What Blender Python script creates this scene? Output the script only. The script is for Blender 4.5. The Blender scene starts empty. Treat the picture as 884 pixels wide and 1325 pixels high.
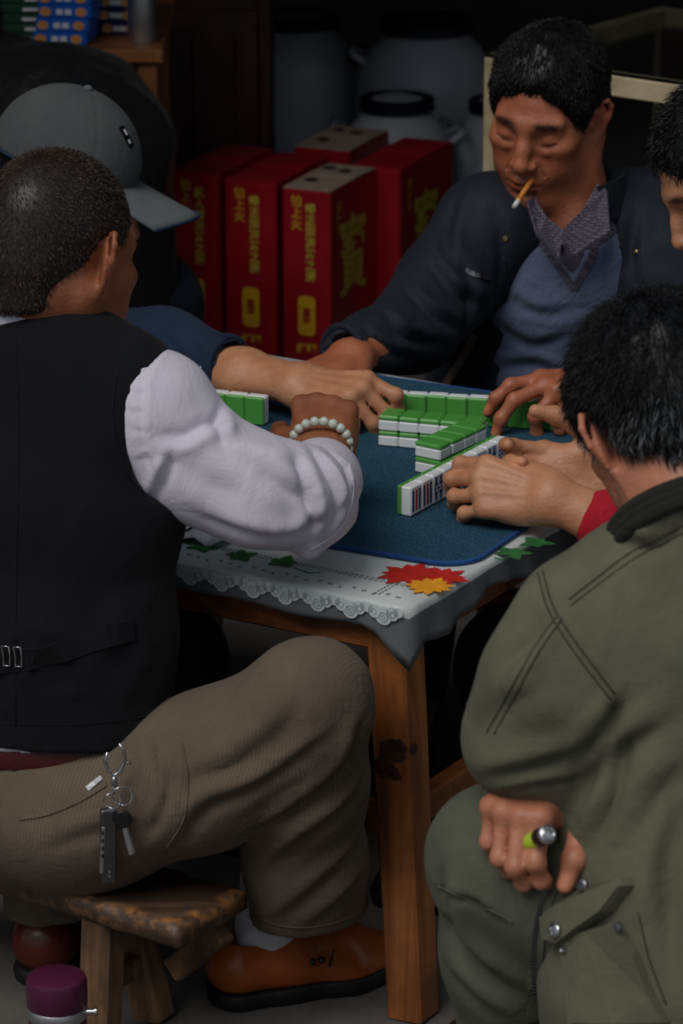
import bpy, math, random
import numpy as np
from math import sin, cos, tan, pi, radians, sqrt, atan2
from mathutils import Vector, Matrix, Euler

random.seed(7); RNG = np.random.default_rng(7)
SC = bpy.context.scene
COL = SC.collection

# ------------------------------------------------------------------ camera
FPX = 4700.0; PITCH = radians(18.4); CAMH = 1.985
cam_d = bpy.data.cameras.new('camera'); cam = bpy.data.objects.new('camera', cam_d); COL.objects.link(cam)
cam.location = (0, 0, CAMH); cam.rotation_euler = (pi/2 - PITCH, 0, 0)
cam_d.sensor_fit = 'VERTICAL'; cam_d.sensor_height = 36.0; cam_d.sensor_width = 36.0*884/1325
cam_d.lens = FPX/1325*36.0; cam_d.clip_end = 200
cam_d.dof.use_dof = True; cam_d.dof.focus_distance = 4.45; cam_d.dof.aperture_fstop = 9.0
SC.camera = cam

# ------------------------------------------------------------------ world, sun, exposure
w = bpy.data.worlds.new('overcast_sky'); SC.world = w; w.use_nodes = True
bg = w.node_tree.nodes['Background']; bg.inputs[0].default_value = (0.80, 0.90, 1.0, 1); bg.inputs[1].default_value = 0.25
sun_d = bpy.data.lights.new('sun', 'SUN'); sun = bpy.data.objects.new('sun', sun_d); COL.objects.link(sun)
sun_d.energy = 1.35; sun_d.angle = radians(36); sun_d.color = (1.0, 0.96, 0.92)
sun.rotation_euler = Vector((0.42, 0.62, -1.0)).to_track_quat('-Z', 'Y').to_euler()
SC.view_settings.view_transform = 'Standard'; SC.view_settings.look = 'None'
SC.view_settings.gamma = 1.0; SC.view_settings.use_curve_mapping = False
SC.view_settings.exposure = 0.18

# ------------------------------------------------------------------ pixel -> place
def ray(px, py):
    a = (px-442)/FPX; b = (662.5-py)/FPX
    return np.array([a, cos(PITCH)+b*sin(PITCH), -sin(PITCH)+b*cos(PITCH)])
def PZ(px, py, z):
    r = ray(px, py); return np.array([0, 0, CAMH]) + r*(z-CAMH)/r[2]
def PY(px, py, Y):
    r = ray(px, py); return np.array([0, 0, CAMH]) + r*Y/r[1]

# ------------------------------------------------------------------ object helpers
ORG = {}
def link(o, parent=None):
    COL.objects.link(o)
    if parent is not None: o.parent = parent
    return o
def mesh_np(name, V, Fq, attrs=None, smooth=True):
    """V (n,3) array, Fq list of faces or (m,k) array"""
    me = bpy.data.meshes.new(name)
    if isinstance(Fq, np.ndarray):
        m, k = Fq.shape
        me.vertices.add(len(V)); me.vertices.foreach_set('co', np.asarray(V, np.float32).ravel())
        me.loops.add(m*k); me.loops.foreach_set('vertex_index', Fq.astype(np.int32).ravel())
        me.polygons.add(m); me.polygons.foreach_set('loop_start', np.arange(0, m*k, k, dtype=np.int32))
        me.update(calc_edges=True)
    else:
        me.from_pydata([tuple(map(float, v)) for v in V], [], Fq)
    if smooth: me.polygons.foreach_set('use_smooth', np.ones(len(me.polygons), bool))
    if attrs:
        for an, av in attrs.items():
            at = me.attributes.new(an, 'FLOAT', 'POINT'); at.data.foreach_set('value', np.asarray(av, np.float32))
    me.update()
    return me
def tag(o, label=None, cat=None, group=None, kind=None):
    if label: o['label'] = label
    if cat: o['category'] = cat
    if group: o['group'] = group
    if kind: o['kind'] = kind
    return o
def root_mesh(name, V, Fq, mat, attrs=None, smooth=True, base=None):
    V = np.asarray(V, float)
    if base is None: base = np.array([(V[:, 0].min()+V[:, 0].max())/2, (V[:, 1].min()+V[:, 1].max())/2, V[:, 2].min()])
    base = np.array(base, float)
    me = mesh_np(name, V-base, Fq, attrs, smooth); me.materials.append(mat)
    o = link(bpy.data.objects.new(name, me)); o.location = base; ORG[o] = base
    return o
def part(name, V, Fq, mat, parent, attrs=None, smooth=True):
    base = ORG[parent]
    me = mesh_np(name, np.asarray(V, float)-base, Fq, attrs, smooth); me.materials.append(mat)
    o = link(bpy.data.objects.new(name, me), parent); ORG[o] = base
    return o
def empty(name, base):
    o = link(bpy.data.objects.new(name, None)); o.location = base; ORG[o] = np.array(base, float)
    o.empty_display_size = 0.05
    return o

# simple geometry collector (world coordinates)
class MB:
    def __init__(s): s.V = []; s.F = []
    def add(s, V, Fq):
        n = len(s.V); s.V += [np.array(v, float) for v in V]; s.F += [tuple(i+n for i in f) for f in Fq]; return s
    def box(s, c, size, R=None, bev=0.0):
        """box with chamfered edges"""
        c = np.array(c, float); hx, hy, hz = np.array(size, float)/2
        R = np.eye(3) if R is None else np.array(R)
        b = min(bev, hx*.9, hy*.9, hz*.9)
        if b <= 0:
            P = [np.array([x, y, z]) for x in (-hx, hx) for y in (-hy, hy) for z in (-hz, hz)]
            Fq = [(0, 1, 3, 2), (4, 6, 7, 5), (0, 4, 5, 1), (2, 3, 7, 6), (0, 2, 6, 4), (1, 5, 7, 3)]
            return s.add([c+R@p for p in P], Fq)
        P = []; idx = {}
        for sx in (-1, 1):
            for sy in (-1, 1):
                for sz in (-1, 1):
                    for a in range(3):
                        p = np.array([sx*(hx-b), sy*(hy-b), sz*(hz-b)]); p[a] = (sx*hx, sy*hy, sz*hz)[a]
                        idx[(sx, sy, sz, a)] = len(P); P.append(c+R@p)
        Fq = []
        S = (-1, 1)
        for a in range(3):
            o1, o2 = [k for k in range(3) if k != a]
            for sg in S:
                q = []
                for (s1, s2) in ((-1, -1), (1, -1), (1, 1), (-1, 1)):
                    k = [0, 0, 0]; k[a] = sg; k[o1] = s1; k[o2] = s2; q.append(idx[(*k, a)])
                flip = (sg > 0) == (a == 1)
                Fq.append(tuple(q[::-1] if flip else q))
        for a in range(3):
            o1, o2 = [k for k in range(3) if k != a]
            for s1 in S:
                for s2 in S:
                    k0 = [0, 0, 0]; k0[a] = -1; k0[o1] = s1; k0[o2] = s2
                    k1 = list(k0); k1[a] = 1
                    Fq.append((idx[(*k0, o1)], idx[(*k1, o1)], idx[(*k1, o2)], idx[(*k0, o2)]))
        for sx in S:
            for sy in S:
                for sz in S: Fq.append(tuple(idx[(sx, sy, sz, a)] for a in range(3)))
        return s.add(P, Fq)
    def bar(s, a, b, w, d, up=(0, 0, 1), bev=0.0, taper=1.0):
        """square bar from a to b, width w (sideways) and depth d (along up)"""
        a = np.array(a, float); b = np.array(b, float); y = b-a; L = np.linalg.norm(y); y /= L
        z = np.array(up, float); z -= y*np.dot(z, y); z /= np.linalg.norm(z); x = np.cross(y, z)
        n0 = len(s.V)
        s.box((a+b)/2, (w, L, d), np.stack([x, y, z], 1), bev)
        if taper != 1.0:
            for i in range(n0, len(s.V)):
                t = np.dot(s.V[i]-a, y)/L; c = a+y*t*L; s.V[i] = c+y*np.dot(s.V[i]-c, y)+(s.V[i]-c)*(1+(taper-1)*t)
        return s
    def tube(s, pts, r, n=8, caps=True, closed=False):
        pts = [np.array(p, float) for p in pts]; m = len(pts)
        rr = [r]*m if np.isscalar(r) else list(r)
        n0 = len(s.V); V = []; Fq = []; prev = None
        for i, p in enumerate(pts):
            if closed: t = pts[(i+1) % m]-pts[i-1]
            else: t = pts[min(i+1, m-1)]-pts[max(i-1, 0)]
            t = t/(np.linalg.norm(t)+1e-12)
            if prev is None:
                x = np.cross(t, [0, 0, 1.0])
                if np.linalg.norm(x) < 1e-3: x = np.cross(t, [1.0, 0, 0])
            else: x = prev-t*np.dot(prev, t)
            x /= np.linalg.norm(x); prev = x; y = np.cross(t, x)
            for k in range(n):
                a = 2*pi*k/n; V.append(p+rr[i]*(x*cos(a)+y*sin(a)))
        for i in range(m if closed else m-1):
            j = (i+1) % m
            for k in range(n):
                l = (k+1) % n; Fq.append((i*n+k, i*n+l, j*n+l, j*n+k))
        if caps and not closed:
            Fq.append(tuple(range(n))[::-1]); Fq.append(tuple((m-1)*n+k for k in range(n)))
        return s.add(V, Fq)
    def lathe(s, prof, c=(0, 0, 0), n=32, R=None):
        c = np.array(c, float); R = np.eye(3) if R is None else np.array(R)
        V = []; Fq = []; m = len(prof)
        for (r, z) in prof:
            for k in range(n):
                a = 2*pi*k/n; V.append(c+R@np.array([r*cos(a), r*sin(a), z]))
        for i in range(m-1):
            for k in range(n):
                l = (k+1) % n; Fq.append((i*n+k, i*n+l, (i+1)*n+l, (i+1)*n+k))
        Fq.append(tuple(range(n))[::-1]); Fq.append(tuple((m-1)*n+k for k in range(n)))
        return s.add(V, Fq)
    def poly(s, pts):  # flat polygon
        return s.add(pts, [tuple(range(len(pts)))])
    def root(s, name, mat, smooth=False, base=None): return root_mesh(name, np.array(s.V), s.F, mat, None, smooth, base)
    def part(s, name, mat, parent, smooth=False): return part(name, np.array(s.V), s.F, mat, parent, None, smooth)

def autosmooth(o, deg=40):
    me = o.data
    me.polygons.foreach_set('use_smooth', np.ones(len(me.polygons), bool))
    try: me.set_sharp_from_angle(angle=radians(deg))
    except Exception: pass
    return o

# ------------------------------------------------------------------ signed-distance modelling
def unit(v): v = np.array(v, float); return v/np.linalg.norm(v)
def rotm(fwd, up):
    """columns x (right), y (forward), z (up)"""
    y = unit(fwd); z = np.array(up, float); z = unit(z-y*np.dot(z, y)); x = np.cross(y, z)
    return np.stack([x, y, z], 1)
class Field:
    def __init__(s): s.ops = []; s.R = np.eye(3); s.T = np.zeros(3)
    def frame(s, R=None, T=None):
        s.R = np.eye(3) if R is None else np.array(R); s.T = np.zeros(3) if T is None else np.array(T, float); return s
    def cap(s, a, b, ra, rb=None, k=.01, w=None, m=1.0, cut=False):
        rb = ra if rb is None else rb
        a = s.T+s.R@np.array(a, float); b = s.T+s.R@np.array(b, float)
        if w is not None: w = s.R@unit(w)
        s.ops.append(('c', cut, k, a, b, ra, rb, w, m)); return s
    def chain(s, pts, rs, k=.01, w=None, m=1.0, cut=False):
        for i in range(len(pts)-1): s.cap(pts[i], pts[i+1], rs[i], rs[i+1], k, w, m, cut)
        return s
    def ell(s, c, r, R=None, k=.01, cut=False):
        Q = s.R if R is None else s.R@np.array(R)
        s.ops.append(('e', cut, k, s.T+s.R@np.array(c, float), np.array(r, float)*np.ones(3), Q)); return s
    def plane(s, p, n, k=.004):
        """removes everything on the side the normal n points to"""
        s.ops.append(('p', True, k, s.T+s.R@np.array(p, float), s.R@unit(n))); return s
    def build(s, h, pad=.012, clip=None):
        lo = np.full(3, 1e9); hi = -lo
        for o in s.ops:
            if o[1]: continue
            if o[0] == 'c':
                e = max(o[5], o[6])*max(1, o[8]); l = np.minimum(o[3], o[4])-e; u = np.maximum(o[3], o[4])+e
            else:
                e = np.sqrt(((o[5]*o[4])**2).sum(1)); l = o[3]-e; u = o[3]+e
            lo = np.minimum(lo, l); hi = np.maximum(hi, u)
        if clip is not None: lo = np.maximum(lo, clip[0]); hi = np.minimum(hi, clip[1])
        lo -= pad+2*h; hi += pad+2*h
        n = np.ceil((hi-lo)/h).astype(int)+1
        D = np.full(n, 1.0, np.float32)
        ax = [(lo[i]+h*np.arange(n[i])).astype(np.float32) for i in range(3)]
        for o in s.ops:
            k = o[2]; mg = k+2.5*h
            if o[0] == 'c':
                e = max(o[5], o[6])*max(1, o[8])+mg; l = np.minimum(o[3], o[4])-e; u = np.maximum(o[3], o[4])+e
            elif o[0] == 'e':
                e = np.sqrt(((o[5]*o[4])**2).sum(1))+mg; l = o[3]-e; u = o[3]+e
            else: l, u = lo, hi
            i0 = np.clip(np.floor((l-lo)/h).astype(int), 0, n); i1 = np.clip(np.ceil((u-lo)/h).astype(int)+1, 0, n)
            if (i1 <= i0).any(): continue
            sl = tuple(slice(i0[i], i1[i]) for i in range(3))
            X = ax[0][sl[0]][:, None, None]; Y = ax[1][sl[1]][None, :, None]; Z = ax[2][sl[2]][None, None, :]
            if o[0] == 'c':
                _, cut, k, a, b, ra, rb, w, m = o
                ab = b-a; L2 = max(float(ab@ab), 1e-10)
                px, py, pz = X-np.float32(a[0]), Y-np.float32(a[1]), Z-np.float32(a[2])
                t = np.clip((px*np.float32(ab[0]/L2)+py*np.float32(ab[1]/L2)+pz*np.float32(ab[2]/L2)), 0, 1)
                qx = px-t*np.float32(ab[0]); qy = py-t*np.float32(ab[1]); qz = pz-t*np.float32(ab[2])
                d2 = qx*qx+qy*qy+qz*qz
                if w is not None and m != 1:
                    q = qx*np.float32(w[0])+qy*np.float32(w[1])+qz*np.float32(w[2]); d2 = d2-q*q*np.float32(1-1/m**2)
                d = np.sqrt(np.maximum(d2, 1e-12))-(np.float32(ra)+t*np.float32(rb-ra))
            elif o[0] == 'e':
                _, cut, k, c, r, Q = o
                px, py, pz = X-np.float32(c[0]), Y-np.float32(c[1]), Z-np.float32(c[2])
                k0 = 0; k1 = 0
                for i in range(3):
                    q = px*np.float32(Q[0, i])+py*np.float32(Q[1, i])+pz*np.float32(Q[2, i])
                    k0 = k0+(q/np.float32(r[i]))**2; k1 = k1+(q/np.float32(r[i]**2))**2
                k0 = np.sqrt(k0); d = k0*(k0-1)/np.sqrt(np.maximum(k1, 1e-9))
            else:
                _, cut, k, p, nn = o
                d = -((X-np.float32(p[0]))*np.float32(nn[0])+(Y-np.float32(p[1]))*np.float32(nn[1])+(Z-np.float32(p[2]))*np.float32(nn[2]))
                d = -(-d)  # positive inside the kept side
                d = d.astype(np.float32)
            A = D[sl]
            if o[0] == 'p': B = -d; hh = np.maximum(k-np.abs(A-B), 0)/max(k, 1e-6); D[sl] = np.maximum(A, B)+hh*hh*k*.25
            elif cut: B = -d; hh = np.maximum(k-np.abs(A-B), 0)/max(k, 1e-6); D[sl] = np.maximum(A, B)+hh*hh*k*.25
            else: hh = np.maximum(k-np.abs(A-d), 0)/max(k, 1e-6); D[sl] = np.minimum(A, d)-hh*hh*k*.25
        return surface_nets(D, lo, h)
EDG = [((0,0,0),(1,0,0)),((0,1,0),(1,1,0)),((0,0,1),(1,0,1)),((0,1,1),(1,1,1)),
       ((0,0,0),(0,1,0)),((1,0,0),(1,1,0)),((0,0,1),(0,1,1)),((1,0,1),(1,1,1)),
       ((0,0,0),(0,0,1)),((1,0,0),(1,0,1)),((0,1,0),(0,1,1)),((1,1,0),(1,1,1))]
def surface_nets(D, lo, h):
    S = D < 0
    c = np.zeros(np.array(D.shape)-1, np.int8)
    for i in (0, 1):
        for j in (0, 1):
            for k in (0, 1): c += S[i:S.shape[0]-1+i, j:S.shape[1]-1+j, k:S.shape[2]-1+k]
    act = (c > 0) & (c < 8)
    I = np.argwhere(act); n = len(I)
    acc = np.zeros((n, 3)); cnt = np.zeros(n)
    for o1, o2 in EDG:
        a = D[I[:, 0]+o1[0], I[:, 1]+o1[1], I[:, 2]+o1[2]]; b = D[I[:, 0]+o2[0], I[:, 1]+o2[1], I[:, 2]+o2[2]]
        m = (a < 0) != (b < 0); t = np.where(m, a/np.where(m, a-b, 1), 0)
        p = np.array(o1)[None, :]+t[:, None]*(np.array(o2)-np.array(o1))[None, :]
        acc += p*m[:, None]; cnt += m
    V = lo+h*(I+acc/np.maximum(cnt, 1)[:, None])
    ID = np.full(act.shape, -1, np.int32); ID[tuple(I.T)] = np.arange(n)
    Q = []
    for axis in range(3):
        o = [a for a in range(3) if a != axis]
        sl0 = [slice(None)]*3; sl1 = [slice(None)]*3; sl0[axis] = slice(0, -1); sl1[axis] = slice(1, None)
        for a in o: sl0[a] = slice(1, -1); sl1[a] = slice(1, -1)
        s0 = S[tuple(sl0)]; s1 = S[tuple(sl1)]
        E_ = np.argwhere(s0 != s1)
        if not len(E_): continue
        ins = s0[tuple(E_.T)]
        for a in o: E_[:, a] += 1
        def cell(d1, d2):
            J = E_.copy(); J[:, o[0]] += d1; J[:, o[1]] += d2; return ID[tuple(J.T)]
        q = np.stack([cell(-1, -1), cell(0, -1), cell(0, 0), cell(-1, 0)], 1)
        fl = ins if axis != 1 else ~ins
        q[~fl] = q[~fl][:, ::-1]; Q.append(q)
    return V, np.concatenate(Q)
def normals(V, Q):
    d1 = V[Q[:, 2]]-V[Q[:, 0]]; d2 = V[Q[:, 3]]-V[Q[:, 1]]; fn = np.cross(d1, d2)
    N = np.zeros_like(V)
    for i in range(4): np.add.at(N, Q[:, i], fn)
    return N/np.maximum(np.linalg.norm(N, axis=1), 1e-12)[:, None]
def relax(V, Q, it=2, f=.5):
    for _ in range(it):
        A = np.zeros_like(V); c = np.zeros(len(V))
        for i in range(4):
            j = (i+1) % 4
            np.add.at(A, Q[:, i], V[Q[:, j]]); np.add.at(A, Q[:, j], V[Q[:, i]])
            np.add.at(c, Q[:, i], 1); np.add.at(c, Q[:, j], 1)
        V = V+(A/np.maximum(c, 1)[:, None]-V)*f
    return V
# value noise on arrays of points
_T = np.random.default_rng(3).random(4096).astype(np.float32)
def _h(i, j, k): return _T[(i*73856093 ^ j*19349663 ^ k*83492791) & 4095]
def noise(P, s=1.0, seed=0):
    p = np.asarray(P)*s+seed*17.31; i = np.floor(p).astype(np.int64); f = p-i; f = f*f*(3-2*f)
    r = 0
    for a in (0, 1):
        wa = f[:, 0] if a else 1-f[:, 0]
        for b in (0, 1):
            wb = f[:, 1] if b else 1-f[:, 1]
            for c in (0, 1):
                wc = f[:, 2] if c else 1-f[:, 2]
                r = r+wa*wb*wc*_h(i[:, 0]+a, i[:, 1]+b, i[:, 2]+c)
    return r*2-1
def folds(V, Q, amp, along, s_al=6., s_ac=40., seed=0, mask=None, sharp=True):
    """cloth folds: ridges that run along direction 'along'"""
    N = normals(V, Q); a = unit(along)
    t = V@a; W = V-t[:, None]*a
    n = noise(W*s_ac+np.outer(t*s_al, [1, 1, 1]), 1, seed)
    if sharp: n = (1-np.abs(n)*1.6)
    if mask is not None: n = n*mask
    return V+N*(amp*n)[:, None]
def near(V, c, r):
    d = np.linalg.norm(V-np.array(c), axis=1); return np.exp(-(d/r)**2)
def merge(parts):
    Vs = []; Qs = []; n = 0
    for V, Q in parts: Vs.append(V); Qs.append(Q+n); n += len(V)
    return np.concatenate(Vs), np.concatenate(Qs)

# ------------------------------------------------------------------ materials
def new_mat(name):
    m = bpy.data.materials.new(name); m.use_nodes = True; nt = m.node_tree
    return m, nt, nt.nodes['Principled BSDF']
def lin(c):
    return tuple(((x/255)/12.92 if x/255 <= .04045 else ((x/255+.055)/1.055)**2.4) for x in c)
def N_(nt, t, **kw):
    n = nt.nodes.new(t)
    for k, v in kw.items(): setattr(n, k, v)
    return n
def coords(nt, scale=(1, 1, 1), rot=(0, 0, 0), out='Object'):
    tc = N_(nt, 'ShaderNodeTexCoord'); mp = N_(nt, 'ShaderNodeMapping')
    mp.inputs['Scale'].default_value = scale; mp.inputs['Rotation'].default_value = rot
    nt.links.new(tc.outputs[out], mp.inputs['Vector']); return mp.outputs['Vector']
def noise_n(nt, vec, scale, detail=3, rough=.55, dist=0):
    n = N_(nt, 'ShaderNodeTexNoise'); n.inputs['Scale'].default_value = scale; n.inputs['Detail'].default_value = detail
    n.inputs['Roughness'].default_value = rough; n.inputs['Distortion'].default_value = dist
    nt.links.new(vec, n.inputs['Vector']); return n.outputs['Fac']
def ramp(nt, fac, stops):
    r = N_(nt, 'ShaderNodeValToRGB'); el = r.color_ramp.elements
    while len(el) < len(stops): el.new(.5)
    for e, (p, c) in zip(el, stops):
        e.position = p; e.color = (*c, 1) if len(c) == 3 else c
    nt.links.new(fac, r.inputs['Fac']); return r.outputs['Color']
def bump(nt, bs, hgt, strength=.3, dist=.002, prev=None):
    b = N_(nt, 'ShaderNodeBump'); b.inputs['Strength'].default_value = strength; b.inputs['Distance'].default_value = dist
    nt.links.new(hgt, b.inputs['Height'])
    if prev is not None: nt.links.new(prev, b.inputs['Normal'])
    nt.links.new(b.outputs['Normal'], bs.inputs['Normal']); return b.outputs['Normal']
def plain(name, c, rough=.5, metal=0., spec=.5, var=.12, vs=40., bmp=0., bs_=200.):
    m, nt, bs = new_mat(name); c = lin(c)
    v = coords(nt); f = noise_n(nt, v, vs)
    col = ramp(nt, f, [(.3, tuple(x*(1-var) for x in c)), (.7, tuple(min(1, x*(1+var)) for x in c))])
    nt.links.new(col, bs.inputs['Base Color']); bs.inputs['Roughness'].default_value = rough; bs.inputs['Metallic'].default_value = metal
    bs.inputs['Specular IOR Level'].default_value = spec
    if bmp: bump(nt, bs, noise_n(nt, v, bs_), bmp)
    return m
def fabric(name, c, c2=None, weave=900., wrinkle=22., wb=.35, rough=.9, stripes=None, sheen=.03, wstr=.15):
    """woven cloth: soft blotches, fine weave relief and shallow creases"""
    m, nt, bs = new_mat(name); c = lin(c); c2 = lin(c2) if c2 else tuple(x*.72 for x in c)
    v = coords(nt); f = noise_n(nt, v, 14., 5)
    col = ramp(nt, f, [(.3, c2), (.7, c)])
    if stripes:
        sc, col2, rot, wid = stripes
        wv = N_(nt, 'ShaderNodeTexWave'); wv.wave_type = 'BANDS'; wv.inputs['Scale'].default_value = sc; wv.inputs['Distortion'].default_value = 1.2
        wv.inputs['Detail'].default_value = 1; wv.inputs['Detail Scale'].default_value = .6
        nt.links.new(coords(nt, rot=rot), wv.inputs['Vector'])
        mx = N_(nt, 'ShaderNodeMix', data_type='RGBA'); fr = ramp(nt, wv.outputs['Fac'], [(1-wid, (0, 0, 0)), (1, (1, 1, 1))])
        nt.links.new(fr, mx.inputs['Factor']); nt.links.new(col, mx.inputs[6]); mx.inputs[7].default_value = (*lin(col2), 1); col = mx.outputs[2]
    nt.links.new(col, bs.inputs['Base Color']); bs.inputs['Roughness'].default_value = rough
    bs.inputs['Specular IOR Level'].default_value = .25
    bs.inputs['Sheen Weight'].default_value = sheen
    n1 = bump(nt, bs, noise_n(nt, v, wrinkle, 4, .6, .6), wb, .012)
    bump(nt, bs, noise_n(nt, v, weave, 2), wstr, .002, n1)
    return m
def wood(name, c1, c2, c3, scale=1.0, axis=2, rough=.55, dark=.5):
    m, nt, bs = new_mat(name)
    s = [26*scale]*3; s[axis] = 2.2*scale
    v = coords(nt, tuple(s)); f = noise_n(nt, v, 1.0, 6, .62, .8)
    col = ramp(nt, f, [(.28, lin(c1)), (.5, lin(c2)), (.72, lin(c3))])
    g = noise_n(nt, coords(nt, (7*scale,)*3), 1.0, 4, .6)
    mx = N_(nt, 'ShaderNodeMix', data_type='RGBA'); mx.blend_type = 'MULTIPLY'
    dk = ramp(nt, g, [(.42, (dark, dark*.93, dark*.88)), (.62, (1, 1, 1))])
    mx.inputs['Factor'].default_value = 1.0; nt.links.new(col, mx.inputs[6]); nt.links.new(dk, mx.inputs[7])
    nt.links.new(mx.outputs[2], bs.inputs['Base Color']); bs.inputs['Roughness'].default_value = rough
    bump(nt, bs, f, .35, .003)
    return m
def skin(name, c, c2, spec=.5, rough=.48):
    """skin: blotchy tone, pores; 'tint' reddens, 'dark' marks brows, stubble and lash lines, 'nail' lightens"""
    m, nt, bs = new_mat(name)
    v = coords(nt); f = noise_n(nt, v, 28., 5, .6)
    col = ramp(nt, f, [(.3, lin(c2)), (.7, lin(c))])
    def mixattr(col, an, target):
        at = N_(nt, 'ShaderNodeAttribute'); at.attribute_name = an
        mx = N_(nt, 'ShaderNodeMix', data_type='RGBA'); nt.links.new(at.outputs['Fac'], mx.inputs['Factor'])
        nt.links.new(col, mx.inputs[6]); mx.inputs[7].default_value = (*target, 1); return mx.outputs[2]
    L = lin(c)
    col = mixattr(col, 'tint', (L[0]*.82, L[1]*.50, L[2]*.48))
    col = mixattr(col, 'nail', (min(1, L[0]*1.35), L[1]*1.25, L[2]*1.25))
    col = mixattr(col, 'dark', (L[0]*.06, L[1]*.06, L[2]*.07))
    nt.links.new(col, bs.inputs['Base Color']); bs.inputs['Roughness'].default_value = rough
    bs.inputs['Specular IOR Level'].default_value = spec
    bs.inputs['Subsurface Weight'].default_value = .12; bs.inputs['Subsurface Radius'].default_value = (.012, .005, .003); bs.inputs['Subsurface Scale'].default_value = .4
    n1 = bump(nt, bs, noise_n(nt, v, 170., 3), .22, .003)
    bump(nt, bs, noise_n(nt, coords(nt, (1, 1, 1.6)), 60., 3, .6, 1.2), .25, .004, n1)
    return m
def hair_mat(name, c, grey, amount):
    m, nt, bs = new_mat(name)
    at = N_(nt, 'ShaderNodeAttribute'); at.attribute_name = 'grey'
    col = ramp(nt, at.outputs['Fac'], [(max(0, 1-amount-.15), lin(c)), (min(1, 1-amount+.15), lin(grey))])
    nt.links.new(col, bs.inputs['Base Color']); bs.inputs['Roughness'].default_value = .42; bs.inputs['Specular IOR Level'].default_value = .4
    return m
# ------------------------------------------------------------------ shared materials
M = {}
M['floor'] = plain('concrete_floor', (92, 88, 84), .85, var=.3, vs=9., bmp=.4, bs_=60.)
M['wall'] = plain('dark_plaster', (70, 66, 64), .9, var=.15, vs=6.)
M['ceil'] = plain('dark_boards', (60, 54, 50), .9, var=.2, vs=4.)
M['tablewood'] = wood('worn_orange_wood', (104, 58, 28), (168, 102, 52), (200, 134, 76), 1.0, 2, .5, .55)
M['tablewood_h'] = wood('worn_orange_wood_rail', (92, 50, 26), (150, 88, 44), (178, 114, 64), 1.0, 0, .5, .55)
M['benchwood'] = wood('dark_bench_wood', (42, 28, 20), (86, 60, 40), (128, 94, 62), 1.4, 0, .5, .4)
M['benchleg'] = wood('bench_leg_wood', (66, 46, 30), (112, 82, 56), (146, 112, 80), 1.4, 2, .7, .55)
M['benchedge'] = wood('worn_bare_wood', (90, 60, 34), (160, 112, 64), (190, 144, 92), 2.2, 0, .6, .5)
M['darkwood'] = wood('brown_cabinet_wood', (40, 22, 16), (66, 36, 26), (84, 50, 34), .7, 2, .5, .6)
M['honeywood'] = wood('honey_cabinet_wood', (110, 66, 36), (150, 94, 52), (170, 112, 66), .7, 2, .5, .7)
M['creamwood'] = wood('cream_painted_wood', (176, 158, 122), (206, 190, 154), (220, 206, 174), .6, 0, .6, .75)
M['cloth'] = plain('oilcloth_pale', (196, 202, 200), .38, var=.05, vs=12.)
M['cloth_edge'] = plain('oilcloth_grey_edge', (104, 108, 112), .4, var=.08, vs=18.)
M['lace'] = plain('lace_print_white', (205, 212, 214), .5, var=.04)
M['pr_green'] = plain('print_green', (40, 104, 52), .5, var=.25, vs=60.)
M['pr_red'] = plain('print_red', (196, 38, 30), .5, var=.15, vs=60.)
M['pr_yellow'] = plain('print_yellow', (236, 160, 40), .5, var=.15, vs=80.)
M['pr_grey'] = plain('print_grey', (128, 132, 134), .5, var=.1, vs=60.)
M['blue_edge'] = fabric('blue_binding', (34, 78, 140), None, 700., 60., .2)
def felt():
    m, nt, bs = new_mat('blue_felt'); v = coords(nt)
    f1 = noise_n(nt, v, 420., 3, .7); f2 = noise_n(nt, v, 9., 3)
    c1 = ramp(nt, f1, [(.32, lin((24, 50, 68))), (.55, lin((44, 82, 102))), (.75, lin((98, 124, 136)))])
    mx = N_(nt, 'ShaderNodeMix', data_type='RGBA'); mx.blend_type = 'MULTIPLY'; mx.inputs['Factor'].default_value = 1
    nt.links.new(c1, mx.inputs[6]); nt.links.new(ramp(nt, f2, [(.3, (.8, .85, .9)), (.7, (1, 1, 1))]), mx.inputs[7])
    nt.links.new(mx.outputs[2], bs.inputs['Base Color']); bs.inputs['Roughness'].default_value = .95; bs.inputs['Specular IOR Level'].default_value = .1
    bump(nt, bs, f1, .5, .002); return m
M['felt'] = felt()
M['tile_white'] = plain('tile_ivory', (232, 234, 236), .25, var=.02, spec=.5)
M['tile_green'] = plain('tile_green', (84, 158, 70), .28, var=.05, spec=.5)
M['ink_blue'] = plain('tile_ink_blue', (30, 44, 92), .4, var=.05)
M['ink_red'] = plain('tile_ink_red', (172, 48, 48), .4, var=.05)
def box_red():
    m, nt, bs = new_mat('glossy_red_card'); v = coords(nt)
    c = ramp(nt, noise_n(nt, v, 7., 4), [(.3, lin((156, 22, 38))), (.7, lin((190, 32, 50)))])
    nt.links.new(c, bs.inputs['Base Color']); bs.inputs['Roughness'].default_value = .32; bump(nt, bs, noise_n(nt, v, 12., 2), .15, .01); return m
M['red'] = box_red()
M['gold'] = plain('gold_print', (228, 176, 40), .45, var=.12, vs=90.)
M['goldpale'] = plain('pale_gold_print', (206, 190, 70), .45, var=.2, vs=50.)
M['card'] = plain('grey_cardboard', (170, 148, 130), .9, var=.12, vs=20.)
M['darkprint'] = plain('dark_print', (48, 34, 40), .7)
M['barrel'] = plain('white_plastic', (186, 188, 196), .45, var=.05, vs=5.)
M['lid'] = plain('blue_black_plastic', (22, 26, 40), .4)
M['maroon'] = plain('maroon_plastic', (110, 24, 30), .4)
M['steel'] = plain('brushed_steel', (205, 205, 207), .42, 1.0, var=.05)
M['chrome'] = plain('bright_metal', (205, 205, 208), .18, 1.0, var=.03)
M['iron'] = plain('dull_metal', (120, 120, 124), .38, 1.0, var=.1)
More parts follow.
